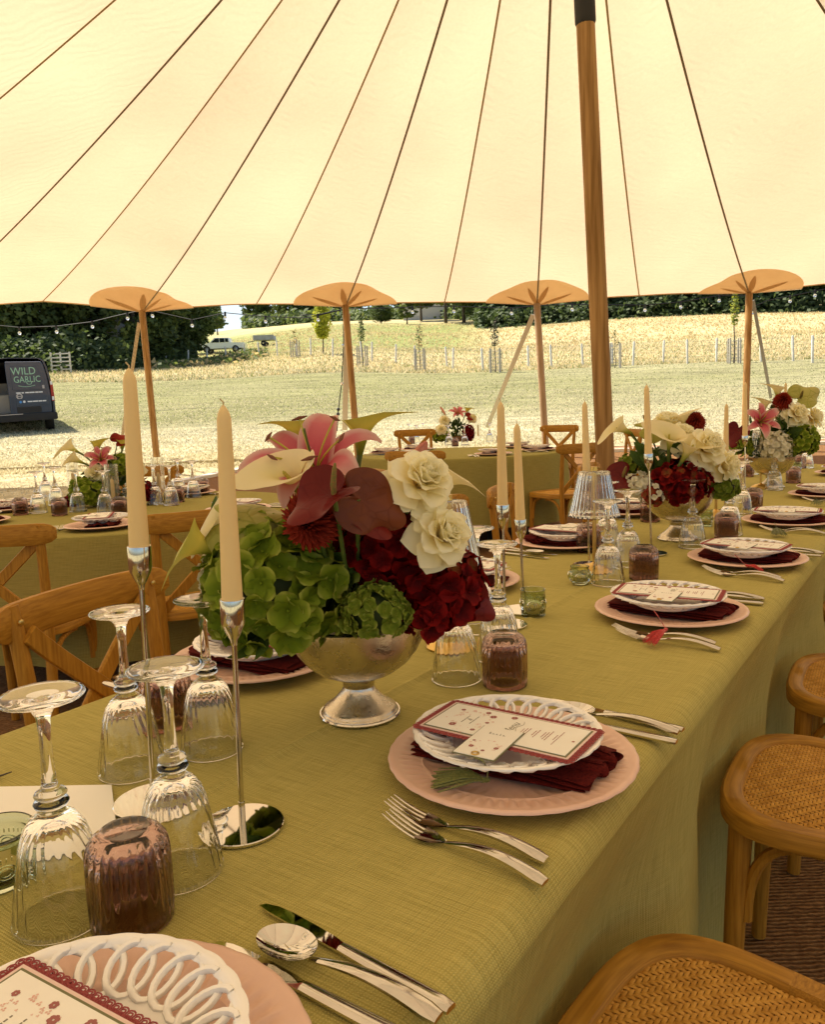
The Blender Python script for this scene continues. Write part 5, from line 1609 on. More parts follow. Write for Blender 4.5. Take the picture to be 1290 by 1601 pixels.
# settings on the round tables
def ring_setting(C_, ang, z, ph, k, d=.70, full=True):
    c = Vector((C_.x + d * math.cos(RAD(ang)), C_.y + d * math.sin(RAD(ang))))
    setting(c, (C_.x - c.x, C_.y - c.y), z, ph, k, full=full)
for k, (a, ph) in enumerate([(-78, 'at the near side of the left round table'), (-145, 'at the left edge on the left round table'), (-22, 'at the right side of the left round table'), (168, 'on the far left of the left round table'), (78, 'at the far side of left round table')]):
    ring_setting(LTC, a, LTC.z, ph, 60 + k, full=k < 3)
for k, (a, ph) in enumerate([(-128, 'on the back table in front of its flowers'), (-72, 'at the near middle of the back round table'), (172, 'at the left end of the back table'), (126, 'on the far left of the back table'), (-22, 'at the right end of the back table'), (36, 'at the far right of the back table')]):
    ring_setting(BTC, a, BTC.z, ph, 80 + k, full=False)
for t in (P_menu, P_tag, P_fork, P_knife, P_spoon):
    for ch in list(t.children): bpy.data.objects.remove(ch)
    bpy.data.objects.remove(t)

# goblets: pixel of the rim centre on the table
def goblet(x, y, label, z=TT, Y=None):
    p = atz(x, y, z)
    o = link('goblet', P_goblet); o.location = (p.x, p.y, z + .001); o.rotation_euler = (0, 0, rnd.uniform(0, 6))
    tag(o, label, 'wine glass', 'upturned wine goblets')
for x, y, lb in [(97, 1432, 'upturned goblet on the white card, nearest at the left edge'), (282, 1362, 'upturned goblet between the two near candlesticks, in front of mirror base'), (207, 1204, 'upturned goblet in front of the near brown tumbler and left chair'),
                 (331, 1172, 'upturned goblet directly left of the near silver bowl'), (714, 1062, 'upturned goblet whose foot is hidden by dark red petals'), (781, 1030, 'tall upturned goblet right behind the second brown tumbler'),
                 (748, 985, 'upturned goblet in front of the first lamp shade'), (951, 913, 'upturned goblet nearest beside the middle lamp stem'), (982, 884, 'upturned goblet behind the third brown tumbler'),
                 (950, 858, 'farther upturned goblet close behind the middle lamp'), (1083, 856, 'upturned goblet standing in front of the second silver bowl'), (1141, 836, 'upturned goblet just behind the fourth brown tumbler'),
                 (1160, 806, 'upturned goblet just behind the fifth brown tumbler'), (1211, 766, 'upturned goblet in front of the third silver bowl'), (1146, 772, 'far upturned goblet left of the third lamp'),
                 (1175, 742, 'small far upturned goblet behind the third lamp'), (1262, 732, 'far upturned goblet right of the third bowl')]:
    goblet(x, y, lb)
def tumbler(x, y, label, z=TT):
    p = atz(x, y, z)
    o = link('ribbed_tumbler', P_tumbler); o.location = (p.x, p.y, z + .001); o.rotation_euler = (0, 0, rnd.uniform(0, 6))
    tag(o, label, 'tumbler', 'brown ribbed tumblers')
for x, y, lb in [(208, 1437, 'brown ribbed tumbler upside down in front of everything, bottom left'), (262, 1133, 'brown ribbed tumbler behind the near candlestick stems'), (790, 1070, 'brown ribbed tumbler right above the near white plate'),
                 (1007, 905, 'brown ribbed tumbler behind the second right-hand plate'), (1136, 842, 'brown ribbed tumbler behind the third right-hand plate'), (1178, 796, 'brown ribbed tumbler behind the fourth right-hand plate'),
                 (921, 862, 'brown ribbed tumbler behind the middle lamp stem'), (1241, 755, 'brown ribbed tumbler by the third silver bowl'), (1252, 731, 'far brown ribbed tumbler right of the third flowers'), (1169, 745, 'far brown tumbler left of the third lamp stem'),
                 (1017, 815, 'brown ribbed tumbler left behind the second silver bowl')]:
    tumbler(x, y, lb)
# candlesticks: base pixel, cup-top and tip found from the photograph's proportions
def stick(x, y, ycup, ytip, lb, clb, lean=(0, 0)):
    p = atz(x, y, TT)
    zc = atY(x, ycup, p.y).z; zt = atY(x, ytip, p.y).z
    candlestick(lb, (p.x, p.y, TT + .0004), zc - TT, clb, zt - zc - .014, lean)
stick(240, 1255, 853, 573, 'slim steel candlestick farther left of the near pair', 'tall ivory taper, leftmost of all the candles', (.007, .0))
stick(379, 1293, 936, 631, 'slim steel candlestick with the mirrored base in full view', 'ivory taper in front of the big flower arrangement', (.005, 0))
stick(790, 978, 789, 627, 'left candlestick of the pair in front of the chair', 'taller ivory taper of the middle pair', (0, 0))
stick(819, 955, 812, 661, 'right candlestick of the pair, behind the green votive', 'shorter ivory taper of the middle pair', (-.004, 0))
stick(922, 884, 742, 627, 'candlestick whose stem rises through the middle lamp', 'ivory taper showing above the middle glass lamp', (-.006, 0))
stick(1019, 866, 709, 601, 'candlestick in front of the second flower bowl', 'ivory taper standing in front of the second bowl of flowers', (-.010, 0))
stick(1134, 800, 706, 631, 'candlestick hidden behind the second flower bowl', 'ivory taper rising between second and third flowers', (0, 0))
stick(1165, 782, 681, 597, 'candlestick left of the third lamp shade', 'ivory taper rising before the third arrangement', (-.004, 0))
stick(1226, 735, 655, 598, 'candlestick hidden behind the third flower bowl', 'far ivory taper behind the third arrangement', (0, 0))
votive('cylindrical green glass votive beside the middle pair of candlesticks', atz(834, 962, TT), 'cyl')
votive('round green glass votive pot left of the middle lamp', atz(907, 913, TT), 'pot')
votive('large green glass jar votive at the left edge', atz(0, 1374, TT), 'big').scale = (1, 1, .74)
votive('small green votive behind the second silver bowl', atz(1103, 822, TT), 'cyl')
votive('far green votive right of the third silver bowl', atz(1246, 737, TT), 'cyl')
lamp('glass shaded brass lamp behind the near white roses', atz(706, 1010, TT), .300, .036, .066, .150)
lamp('middle glass shaded brass lamp left of the second bowl', atz(930, 893, TT))
lamp('third glass shaded brass lamp in front of the far bowl', atz(1190, 763, TT), .315)
lamp('brass lamp mostly hidden behind the second flower bowl', atz(1120, 806, TT), .27)
# white card under the first goblet, small twig at the left edge
mb = MB(); mb.box((0, 0, .0006), (.15, .15, .0012)); o = mb.build('blank_card', M['white_card'], smooth=False)
p = atz(174, 1229, TT); q = atz(181, 1290, TT); e = (Vector((q.x, q.y)) - Vector((p.x, p.y))).normalized(); l_ = atz(0, 1232, TT); e2_ = (Vector((l_.x, l_.y)) - Vector((p.x, p.y))).normalized()
mb2 = MB()
cs = [Vector((p.x, p.y)), Vector((p.x, p.y)) + e * .16, Vector((p.x, p.y)) + e * .16 + e2_ * .21, Vector((p.x, p.y)) + e2_ * .21]
cc = sum(cs, Vector((0, 0))) / 4
o.data.clear_geometry()
mb2.prism([tuple(c_ - cc) for c_ in cs][::-1], 0, .0012)
o.data = mb2.mesh('blank_card', M['white_card'], smooth=False); o.location = (cc.x, cc.y, TT + .0008)
tag(o, 'blank white card lying under the nearest goblet at the left', 'card')
tw = thing('twig', 'short dark twig end lying at the left edge of the cloth', 'twig', atz(2, 1217, TT))
mb = MB(); mb.tube([Vector((-.02, -.005, .003)), Vector((0, .0, .004)), Vector((.011, .006, .006))], [.0015, .0014, .0007], 6); mb.tube([Vector((-.01, -.002, .003)), Vector((.001, -.012, .004))], [.001, .0005], 5); mb.build('stem', M['bark'], tw)

# glass and candles on the round tables
def tube_lamp(x, y, z, label, clabel, h=.24, r=.034):
    p = atz(x, y, z)
    t = thing('glass_tube', label, 'candle shade', (p.x, p.y, z + .001))
    NF = 24
    mb = MB(); mb.lathe([(r, 0), (r, h), (r - .0022, h), (r - .0022, .0)], NF * 6, 0, None, lambda t_, k, rr, zz: 1 + .03 * math.cos(NF * t_), closed=True); mb.build('glass', M['glass'], t, ang=80)
    candle(clabel, (p.x, p.y, z + .001), h * .62, .0105, .009)
for x, y, h, lb, cl_ in [(178, 795, .235, 'ribbed glass tube in front of the left table flowers', 'candle in the front tube of the left table'), (250, 785, .25, 'ribbed glass tube right of the left table flowers', 'candle in the right tube of the left table'),
                         (116, 775, .22, 'ribbed glass tube behind the left table flowers', 'candle in the rear tube of the left table')]:
    tube_lamp(x, y, LTC.z, lb, cl_, h)
for x, y, h, lb, cl_ in [(712, 688, .22, 'glass tube in front of the back table flowers', 'candle in the front tube of the back table'), (748, 682, .24, 'glass tube right of the back table flowers', 'candle in the right tube of the back table')]:
    tube_lamp(x, y, BTC.z, lb, cl_, h)
for k, (x, y) in enumerate([(60, 802), (88, 790), (122, 800), (165, 802), (202, 790), (243, 789), (280, 772), (303, 778), (72, 777), (268, 790)]):
    goblet(x, y, ['goblet at the left end of the left round table', 'goblet second from left on the left round table', 'goblet touching the green hydrangea on the left round table', 'goblet left of the middle tumbler on the left table', 'goblet hidden behind the leftmost taper on left table',
                  'goblet in front of the right glass tube', 'goblet behind right tumblers on the left table', 'goblet farthest right on the left round table', 'farther goblet at the left end of the left table', 'goblet between the two right tumblers of the left table'][k], LTC.z)
for k, (x, y) in enumerate([(32, 805), (93, 806), (187, 805), (278, 785), (318, 771)]):
    tumbler(x, y, ['brown tumbler farthest left on the left round table', 'brown tumbler second from left on the left round table', 'brown tumbler below the front tube on the left table', 'brown tumbler below the right tube on the left table', 'brown tumbler farthest right on the left round table'][k], LTC.z)
for k, (x, y) in enumerate([(652, 693), (662, 686), (702, 696), (727, 696), (766, 690), (784, 686), (640, 688)]):
    goblet(x, y, ['front left goblet on the back table', 'rear left goblet on the back table', 'goblet left of the middle tumbler on back table', 'goblet right of the middle tumbler on back table', 'goblet right of the tubes on the back table', 'goblet farthest right on the back table', 'goblet farthest left on the back table'][k], BTC.z)
for k, (x, y) in enumerate([(712, 698), (644, 694), (782, 692)]):
    tumbler(x, y, ['brown tumbler in front of the back table flowers', 'brown tumbler left on the back table', 'brown tumbler right on the back table'][k], BTC.z)
# ------------------------------------------------------------ flowers
G = lambda *a, **k: grad_mat(*a, **k)
M['hyd_green'] = G('green_hydrangea_petal', [(0, (.11, .165, .010)), (.5, (.18, .255, .014)), (.9, (.29, .36, .035)), (1, (.44, .48, .08))], rough=.55, transl=.22, bump=.5)
M['hyd_lime'] = G('lime_hydrangea_petal', [(0, (.30, .34, .04)), (.5, (.15, .215, .016)), (.9, (.25, .32, .04)), (1, (.38, .42, .08))], rough=.55, transl=.22, bump=.5)
M['hyd_red'] = G('burgundy_hydrangea_petal', [(0, (.04, .001, .002)), (.5, (.12, .002, .003)), (1, (.24, .006, .005))], rough=.5, transl=.22, bump=.4)
M['hyd_rust'] = G('rusty_hydrangea_petal', [(0, (.22, .12, .03)), (.55, (.24, .05, .018)), (1, (.30, .025, .014))], rough=.55, transl=.22)
M['hyd_white'] = G('white_petal_cluster', [(0, (.62, .58, .34)), (.5, (.80, .76, .55)), (1, (.84, .80, .62))], rough=.5, transl=.3)
M['rose'] = G('cream_rose_petal', [(0, (.93, .76, .34)), (.5, (.96, .89, .55)), (1, (.97, .93, .68))], rough=.6, transl=.36, bump=.15)
M['lily'] = G('pink_lily_petal', [(0, (.50, .10, .10)), (.35, (.60, .08, .12)), (.75, (.72, .20, .22)), (1, (.82, .50, .42))], rough=.45, transl=.3, edge=((.84, .58, .50), .30), bump=.5)
M['lily_bud'] = G('lily_bud_petal', [(0, (.55, .42, .14)), (.45, (.76, .40, .28)), (1, (.74, .30, .22))], rough=.45, transl=.25)
M['calla'] = G('cream_calla', [(0, (.22, .26, .03)), (.35, (.50, .50, .10)), (.62, (.82, .72, .32)), (1, (.86, .76, .44))], rough=.4, transl=.3, bump=.12)
M['calla_y'] = G('yellow_green_calla', [(0, (.14, .19, .02)), (.4, (.36, .38, .04)), (.75, (.66, .56, .10)), (1, (.55, .52, .10))], rough=.4, transl=.3, bump=.12)
M['anth_red'] = G('burgundy_anthurium', [(0, (.085, .003, .003)), (.6, (.12, .006, .005)), (1, (.16, .014, .010))], axis='Y', rough=.35, transl=.08, vein=((.115, .0056, .0046), 5), spec=.2, bump=.15)
M['anth_brown'] = G('brown_anthurium', [(0, (.10, .022, .008)), (.6, (.145, .036, .012)), (1, (.19, .05, .018))], axis='Y', rough=.4, transl=.08, vein=((.138, .034, .0115), 5), spec=.2, bump=.2)
M['anth_green'] = G('green_anthurium', [(0, (.34, .36, .06)), (.6, (.48, .45, .11)), (1, (.56, .50, .16))], rough=.35, transl=.25, vein=((.36, .36, .07), 5), bump=.3)
M['dahlia'] = G('rust_red_petal', [(0, (.07, .004, .003)), (.5, (.22, .014, .008)), (1, (.36, .045, .022))], rough=.55, transl=.2)
M['leaf'] = G('flower_leaf', [(0, (.030, .055, .010)), (.6, (.045, .085, .014)), (1, (.07, .12, .02))], rough=.45, transl=.2, vein=((.08, .12, .03), 6), bump=.5)
M['stem'] = mat('green_stem', (.08, .13, .02), .5, col2=(.14, .19, .04), scale=40, transl=.1)
M['spadix'] = mat('yellow_spadix', (.55, .42, .06), .7, col2=(.35, .32, .05), scale=400, bump=.6, bscale=700)
M['spadix_g'] = mat('green_spadix', (.16, .18, .03), .7, col2=(.32, .16, .05), scale=300, bump=.7, bscale=600)
M['anther'] = mat('brown_anther', (.16, .05, .02), .8)
def shape(t, kind):
    if kind == 'round': return math.sin(math.pi * min(1, .06 + .90 * t)) ** .55 if t < .97 else .35
    if kind == 'lily': return (math.sin(math.pi * (.05 + .93 * t)) ** .75) * (1 - .15 * t)
    if kind == 'rose': return (.35 + .9 * t) if t < .62 else (.35 + .9 * .62) * math.sqrt(max(0, 1 - ((t - .62) / .40) ** 2.2))
    if kind == 'point': return ((.30 + 1.0 * t) if t < .6 else .90 * (1 - ((t - .6) / .4) ** 1.5)) + .02
    if kind == 'narrow': return math.sin(math.pi * (.08 + .90 * t)) ** .6
    return 1
def petal(mb, L, W, kind='round', a0=0.0, a1=0.0, cup=.25, ruf=0.0, ser=0.0, nu=7, nv=8, Mx=None, m=0, seed=0, tipcurl=0.0, edgecurl=0.0):
    """leaves the origin at angle a0 from +Z towards +X and bends to a1 (degrees)"""
    xs, zs = [0], [0]
    for k in range(1, nv):
        t = k / (nv - 1)
        a = RAD(a0 + (a1 - a0) * t + tipcurl * max(0, t - .65) / .35)
        xs.append(xs[-1] + L / (nv - 1) * math.sin(a)); zs.append(zs[-1] + L / (nv - 1) * math.cos(a))
    def fn(u, v):
        k = v * (nv - 1); i = min(int(round(k)), nv - 1)
        a = RAD(a0 + (a1 - a0) * v + tipcurl * max(0, v - .65) / .35)
        wd = W / 2 * shape(v, kind); s_ = (u - .5) * 2
        wd *= 1 + ser * math.sin(v * 34 + seed)
        nx_, nz_ = -math.cos(a), math.sin(a)
        off = cup * wd * (s_ * s_) + ruf * W * math.sin(v * 7 + seed + s_ * 2.2) * abs(s_) ** 1.5 * v - edgecurl * wd * max(0, abs(s_) - .6) ** 2 * 4 * v
        return Vector((xs[i] + nx_ * off, wd * s_ * math.cos(cup * .6 * abs(s_)), zs[i] + nz_ * off))
    mb.grid(nu, nv, fn, m, Mx)
def stem_to(t, p0, p1, r, m='stem', bow=None):
    """stem from p0 to p1 (world) as a part of thing t"""
    inv = t.matrix_world.inverted()
    b = bow if bow is not None else p0.lerp(p1, .5) + Vector((0, 0, .0))
    mb = MB(); mb.tube([inv @ (p0 * (1 - q) ** 2 + b * 2 * q * (1 - q) + p1 * q * q) for q in [k / 10 for k in range(11)]], r, 8); mb.build('stem', M[m], t)
# floret prototypes
def floret_mesh(mat_, R_, ser, cup, seed, n=4):
    mb = MB(); r = random.Random(seed)
    for k in range(n):
        Mx = Matrix.Rotation(k * 2 * math.pi / n + r.uniform(-.12, .12), 4, 'Z')
        petal(mb, R_ * r.uniform(.9, 1.1), R_ * 1.22, 'round', 56 + r.uniform(-8, 8), 90 + r.uniform(-16, 14), cup, .11, ser, 9, 9, Mx, 0, seed + k)
    mb.ball((0, 0, R_ * .05), R_ * .085, 6)
    mb.v = mb.v
    return mb.mesh('floret', mat_)
FL = {}
for nm, m_, R_, ser, cup in (('green', 'hyd_green', .0275, .085, .34), ('lime', 'hyd_lime', .0135, .02, .25), ('red', 'hyd_red', .0215, .02, .32), ('rust', 'hyd_rust', .0175, .02, .35), ('white', 'hyd_white', .0150, .03, .3)):
    FL[nm] = [floret_mesh(M[m_], R_, ser, cup, s_) for s_ in (1, 2, 3)]
def hydrangea(label, c, R_, kinds, n, stem_p, sq=(1, 1, .9), scale=1.0, core='hyd_green', toward=None):
    t = thing('hydrangea', label, 'hydrangea', c, 0, 'hydrangea heads in the bouquets')
    bpy.context.view_layer.update()
    mb = MB(); mb.ball((0, 0, 0), R_ * .72, 14, sq=sq); mb.build('flower_core', M['leafA'] if 'green' in kinds or 'lime' in kinds else M[core], t)
    r = random.Random(int(c.x * 1000) + n)
    ga = math.pi * (3 - math.sqrt(5))
    for k in range(n):
        z = 1 - 1.72 * (k + .5) / n
        rad = math.sqrt(max(0, 1 - z * z)); th = k * ga + r.uniform(-.15, .15)
        d = Vector((rad * math.cos(th), rad * math.sin(th), z))
        rr = R_ * r.uniform(.84, 1.04)
        pos = Vector((d.x * sq[0], d.y * sq[1], d.z * sq[2])) * rr * .88
        nd = (d + Vector((r.gauss(0, .22), r.gauss(0, .22), r.gauss(0, .22)))).normalized()
        Mx = frame(pos, nd, (r.gauss(0, 1), r.gauss(0, 1), r.gauss(0, 1))) @ Matrix.Scale(scale * r.uniform(.82, 1.15), 4)
        link('floret', FL[r.choice(kinds)][r.randrange(3)], t, Mx)
    stem_to(t, Vector(c), stem_p, .0035)
    return t
def rose_mesh(mb, D):
    """bloom opening along +Z, D across"""
    R_ = D / 2
    r = random.Random(5)
    out = []
    def ring(n, L, W, a0, a1, kind, off, z, cup, ruf, tip=0, ec=0):
        for k in range(n):
            b = MB()
            Mx = Matrix.Rotation(off + k * 2 * math.pi / n + r.uniform(-.15, .15), 4, 'Z') @ Matrix.Translation((L * .04, 0, z))
            petal(b, L * r.uniform(.92, 1.06), W * r.uniform(.9, 1.1), kind, a0 + r.uniform(-5, 5), a1 + r.uniform(-6, 6), cup, ruf, 0, 9, 9, Mx, 0, k + n, tip, ec)
            out.append(b)
    ring(5, R_ * 1.25, R_ * 1.20, 86, 118, 'point', .3, .0, .10, .07, 10, .35)
    ring(4, R_ * 1.12, R_ * 1.20, 74, 98, 'point', .9, R_ * .03, .22, .08, 25, .4)
    ring(6, R_ * 1.02, R_ * 1.05, 52, 66, 'rose', .1, R_ * .06, .45, .10, 34, .3)
    ring(6, R_ * .98, R_ * .92, 36, 44, 'rose', .6, R_ * .10, .6, .10, 34, .2)
    ring(6, R_ * .96, R_ * .78, 22, 28, 'rose', .2, R_ * .12, .8, .09, 30, .1)
    ring(5, R_ * .96, R_ * .62, 12, 14, 'rose', .9, R_ * .13, 1.0, .08, 22)
    ring(4, R_ * .95, R_ * .46, 4, 2, 'rose', .4, R_ * .14, 1.2, .06, 10)
    ring(3, R_ * .94, R_ * .30, 0, -6, 'rose', .2, R_ * .15, 1.5, .03)
    return out
ROSE = [b.mesh('petal', M['rose']) for b in rose_mesh(None, 1.0)]
def rose(label, c, d, D, stem_p, hint=(1, 0, 0), group='cream roses in the bouquets'):
    t = thing('rose', label, 'rose', M=frame(c, d, hint), group=group)
    bpy.context.view_layer.update()
    for me in ROSE: link('petal', me, t, Matrix.Scale(D, 4))
    stem_to(t, Vector(c), stem_p, .003)
    mb = MB(); mb.ball((0, 0, -.01 * D / .1), D * .07, 10); mb.build('calyx', M['stem'], t)
    return t
def lily(label, c, d, S, stem_p, hint=(1, 0, 0), angs=None, spot=True):
    t = thing('lily', label, 'lily', M=frame(c, d, hint), group='pink lilies in the bouquets')
    bpy.context.view_layer.update()
    for k in range(6):
        a = k * math.pi / 3
        inner = k % 2
        mb = MB(); petal(mb, S, S * (.50 if inner else .36), 'lily', 22, 84 if inner else 92, .35, .05, 0, 11, 14, Matrix.Rotation(a, 4, 'Z') @ Matrix.Translation((0, 0, -.002 if inner == 0 else 0)), 0, k, 45)
        mb.build('petal', M['lily'], t)
    for k in range(6):
        a = k * math.pi / 3 + .5
        P = [Vector((S * .42 * q * q * math.cos(a), S * .42 * q * q * math.sin(a), S * .62 * q)) for q in [i / 6 for i in range(7)]]
        mb = MB(); mb.tube(P, .0009 * S / .08, 5); s_ = mb.build('stamen', M['calla_y'], t)
        mb = MB(); e = P[-1]; mb.tube([e + Vector((-.007 * S / .08 * math.sin(a), .007 * S / .08 * math.cos(a), 0)), e, e - Vector((-.007 * S / .08 * math.sin(a), .007 * S / .08 * math.cos(a), 0))], [.0008, .0018 * S / .08, .0008], 6); mb.build('anther', M['anther'], s_)
    mb = MB(); mb.tube([Vector((0, 0, 0)), Vector((.003, 0, S * .72))], [.0014, .0020], 6); mb.build('pistil', M['stem'], t)
    stem_to(t, Vector(c), stem_p, .004)
    return t
def lily_bud(label, c, d, L, W, stem_p):
    t = thing('lily_bud', label, 'lily bud', M=frame(c, d))
    bpy.context.view_layer.update()
    for k in range(3):
        mb = MB()
        petal(mb, L, W * 1.25, 'narrow', 8, -10, 1.0, .01, 0, 9, 12, Matrix.Rotation(k * 2.094, 4, 'Z') @ Matrix.Translation((W * .20, 0, 0)), 0, k, -6)
        mb.build('petal', M['lily_bud'], t)
    mb = MB(); mb.tube([Vector((0, 0, L * q)) for q in (0, .2, .5, .8, .97)], [W * .18, W * .36, W * .42, W * .28, W * .05], 12); mb.build('bud_core', M['lily_bud'], t)
    stem_to(t, Vector(c), stem_p, .003)
    return t
def calla(label, throat, d, S, stem_p, hint=(1, 0, 0), m='calla', open_=1.0, bow=None, tip=1.0, group='calla lilies in the bouquets'):
    """funnel: throat base at the point, opening along d; hint = side of the long pointed lip"""
    t = thing('calla_lily', label, 'calla lily', M=frame(throat, d, hint), group=group)
    bpy.context.view_layer.update()
    mb = MB()
    def fn(u, v):
        a = (u - .5) * 2 * math.pi * 1.04            # 0 = the long lip side (+x)
        f = (1 + math.cos(a)) / 2
        h = S * (.62 + .42 * f ** 1.4)
        rr = S * (.055 + .10 * v + (.26 * open_) * v ** 3.2)
        flare = v ** 5 * S * .22 * open_ * (.4 + .6 * f)
        tipx = tip * S * .26 * max(0, f - .82) / .18 * v ** 6
        ov = .05 * S * (abs(u - .5) * 2) ** 6 * (1 if u > .5 else -.4) * v
        x = (rr + flare + ov) * math.cos(a) + tipx; y = (rr + flare + ov) * math.sin(a) * (1 - .1 * v)
        z = h * v - flare * .55 + tipx * .10 - .02 * S * math.sin(v * 3) 
        return Vector((x, y, z))
    mb.grid(34, 16, fn)
    mb.build('spathe', M[m], t)
    mb = MB(); mb.tube([Vector((.0, 0, S * .05)), Vector((.0, 0, S * .30)), Vector((.02 * S, 0, S * .56)), Vector((.02 * S, 0, S * .60))], [S * .03, S * .04, S * .030, S * .012], 10); mb.build('spadix', M['spadix'], t)
    z = Vector(d).normalized()
    st = Vector(throat)
    stem_to(t, st + z * S * .03, stem_p, [S * .058 + (.0042 - S * .058) * min(1, k / 3) for k in range(11)], 'stem', bow if bow is not None else st - z * (stem_p - st).length * .45)
    return t
def anthurium(label, c, d, S, stem_p, tipdir=(0, 0, -1), m='anth_red', sp='spadix_g', fold=.15, spd=True):
    """heart-shaped spathe facing d, its tip along tipdir"""
    t = thing('anthurium', label, 'anthurium', M=frame(c, d, tipdir), group='anthuriums in the bouquets')
    bpy.context.view_layer.update()
    mb = MB()
    def fn(u, v):
        th = u * 2 * math.pi
        # heart outline in polar form about the sinus, tip at +x
        rr = .62 * (1 - .0 * math.cos(th)) * (1 + .55 * math.exp(-(min(th, 2 * math.pi - th) / .36) ** 2)) * (1 - .62 * math.exp(-((th - math.pi) / .33) ** 2))
        x = S * (rr * v * math.cos(th)); y = S * rr * v * math.sin(th) * 1.05
        z = S * (fold * v * v * (math.sin(th) ** 2) * 1.4 - .13 * v * v * math.cos(th) + .03 * math.sin(5 * th + 1) * v * v - .09 * v ** 5 + .016 * v * (1 - v) * 4 * abs(math.sin(4.5 * th)) ** .5 * (.4 + .6 * abs(math.sin(th))) + .010 * math.sin(v * 16 + 3 * math.cos(2 * th)) * abs(math.sin(th)) * v)
        return Vector((x + S * .10, y, z))
    mb.grid(80, 18, fn, wrap_u=True)
    mb.uv = [(.5 + y / S * .6, .5 + x / S * .5) for x, y, z in mb.v]
    mb.v += []
    back = MB(); back.grid(56, 12, lambda u, v: fn(u, v) - Vector((0, 0, S * .012 * (1 - v ** 8))), wrap_u=True, flip=True)
    back.uv = [(.5 + y / S * .6, .5 + x / S * .5) for x, y, z in back.v]
    mb.add(back.v, back.f, uv=back.uv)
    mb.build('spathe', M[m], t)
    if spd:
        mb = MB(); mb.tube([Vector((.0, 0, .0)), Vector((-.02 * S, 0, S * .22)), Vector((-.10 * S, 0, S * .55)), Vector((-.13 * S, 0, S * .66))], [S * .055, S * .060, S * .045, S * .02], 12); mb.build('spadix', M[sp], t)
    stem_to(t, Vector(c), stem_p, .003)
    return t
def dahlia(label, c, d, R_, stem_p):
    t = thing('dahlia', label, 'dahlia', M=frame(c, d), group='red pompon dahlias in the bouquets')
    bpy.context.view_layer.update()
    mb = MB(); r = random.Random(3)
    rows = 11
    for q in range(rows):
        f = q / (rows - 1); a = 118 - 108 * f; n = int(30 - 22 * f)
        for k in range(n):
            Mx = Matrix.Rotation(k * 2 * math.pi / n + q * .37, 4, 'Z') @ Matrix.Translation((R_ * .12 * (1 - f), 0, R_ * (.1 + .30 * f)))
            petal(mb, R_ * (.98 - .30 * f) * r.uniform(.88, 1.08), R_ * .19, 'narrow', a - 12, a + r.uniform(-8, 10), .9, 0, 0, 4, 5, Mx, 0, k, 22)
    mb.build('petal_head', M['dahlia'], t, kind='stuff')
    mb = MB(); mb.ball((0, 0, R_ * .1), R_ * .35, 10); mb.build('centre', M['dahlia'], t)
    stem_to(t, Vector(c), stem_p, .003)
    return t
def leaves(label, c, dirs, L, stem_p):
    t = thing('leaf_sprig', label, 'leaves', c, 0, 'leaf sprigs in the bouquets')
    bpy.context.view_layer.update()
    for k, d in enumerate(dirs):
        mb = MB(); petal(mb, L * (1 - .08 * (k % 3)), L * .46, 'lily', 20, 50, .3, .05, .03, 9, 10, frame(Vector((0, 0, -.004 * k)), d, (d[1] + .2, -d[0], .3)), 0, k, 10); mb.build('leaf', M['leaf'], t)
    stem_to(t, Vector(c), stem_p, .0025)
    return t
def at3(x, y, Y): return atY(x, y, Y)
def toc(p, k=(0, 0, 0)):
    """direction from p to the viewer side, plus a lean"""
    d = (Vector((.1, -1, .45)) + Vector(k)); return d
# ---- first arrangement
b1 = atz(563, 1116, TT)
bowl('large hammered silver footed bowl holding the near flower arrangement', (b1.x, b1.y, TT + .0005))
SP = Vector((b1.x, b1.y, TT + .12))
W1 = 'near bouquet'
hydrangea('huge green hydrangea filling the left side of the near bouquet', at3(436, 918, 1.10), .106, ['green'], 84, SP, (1.04, .9, 1.0), 1.06)
hydrangea('small tight lime hydrangea hanging over the near bowl rim', at3(588, 958, 1.035), .047, ['lime'], 62, SP, (1.05, .9, .88), 1.0)
hydrangea('deep burgundy hydrangea in the middle of the near bouquet', at3(612, 858, 1.11), .078, ['red'], 60, SP, (1.05, .9, .95), 1.0, core='hyd_red')
hydrangea('burgundy hydrangea with rusty florets at right of the near bouquet', at3(690, 918, 1.13), .066, ['red', 'red', 'rust'], 54, SP, (1, .9, 1.0), .95, core='hyd_red')
hydrangea('dark hydrangea drooping below the right side of the near bouquet', at3(662, 958, 1.09), .038, ['red'], 26, SP, (1.1, .8, .9), .9, core='hyd_red')
hydrangea('pale green hydrangea at the back left of the near bouquet', at3(370, 850, 1.20), .05, ['green'], 26, SP, (1, 1, 1), .8)
rose('upper cream rose of the near bouquet, next to the dark anthurium', at3(652, 762, 1.06), toc(0 and 0, (.25, 0, .25)) if False else Vector((.42, -.66, .62)), .092, SP, (1, 0, -.3))
rose('lower cream rose of the near bouquet, in front of the glass lamp', at3(683, 842, 1.05), Vector((.50, -.75, .42)), .086, SP, (.3, 0, 1))
hydrangea('small white blossom cluster at far left of the near bouquet', at3(333, 900, 1.11), .026, ['white'], 14, SP, (.7, 1, 1.5), .8, core='hyd_white')
lily('big open pink lily at the top of the near bouquet', at3(498, 758, 1.13), Vector((-.14, -.50, .84)), .132, SP, (.92, .2, .1))
lily_bud('pale pink lily bud pointing up above the white rose', at3(622, 752, 1.14), Vector((.62, -.1, .80)), .072, .022, SP)
calla('cream calla opening toward us at the top left', at3(474, 776, 1.07), Vector((-.40, -.52, .76)), .084, SP, (-.6, 0, -.75), 'calla', 1.05, tip=.5)
calla('yellow calla nodding behind the cream calla', at3(470, 700, 1.16), Vector((-.35, .05, .92)), .058, SP, (-.9, 0, .1), 'calla_y', .8)
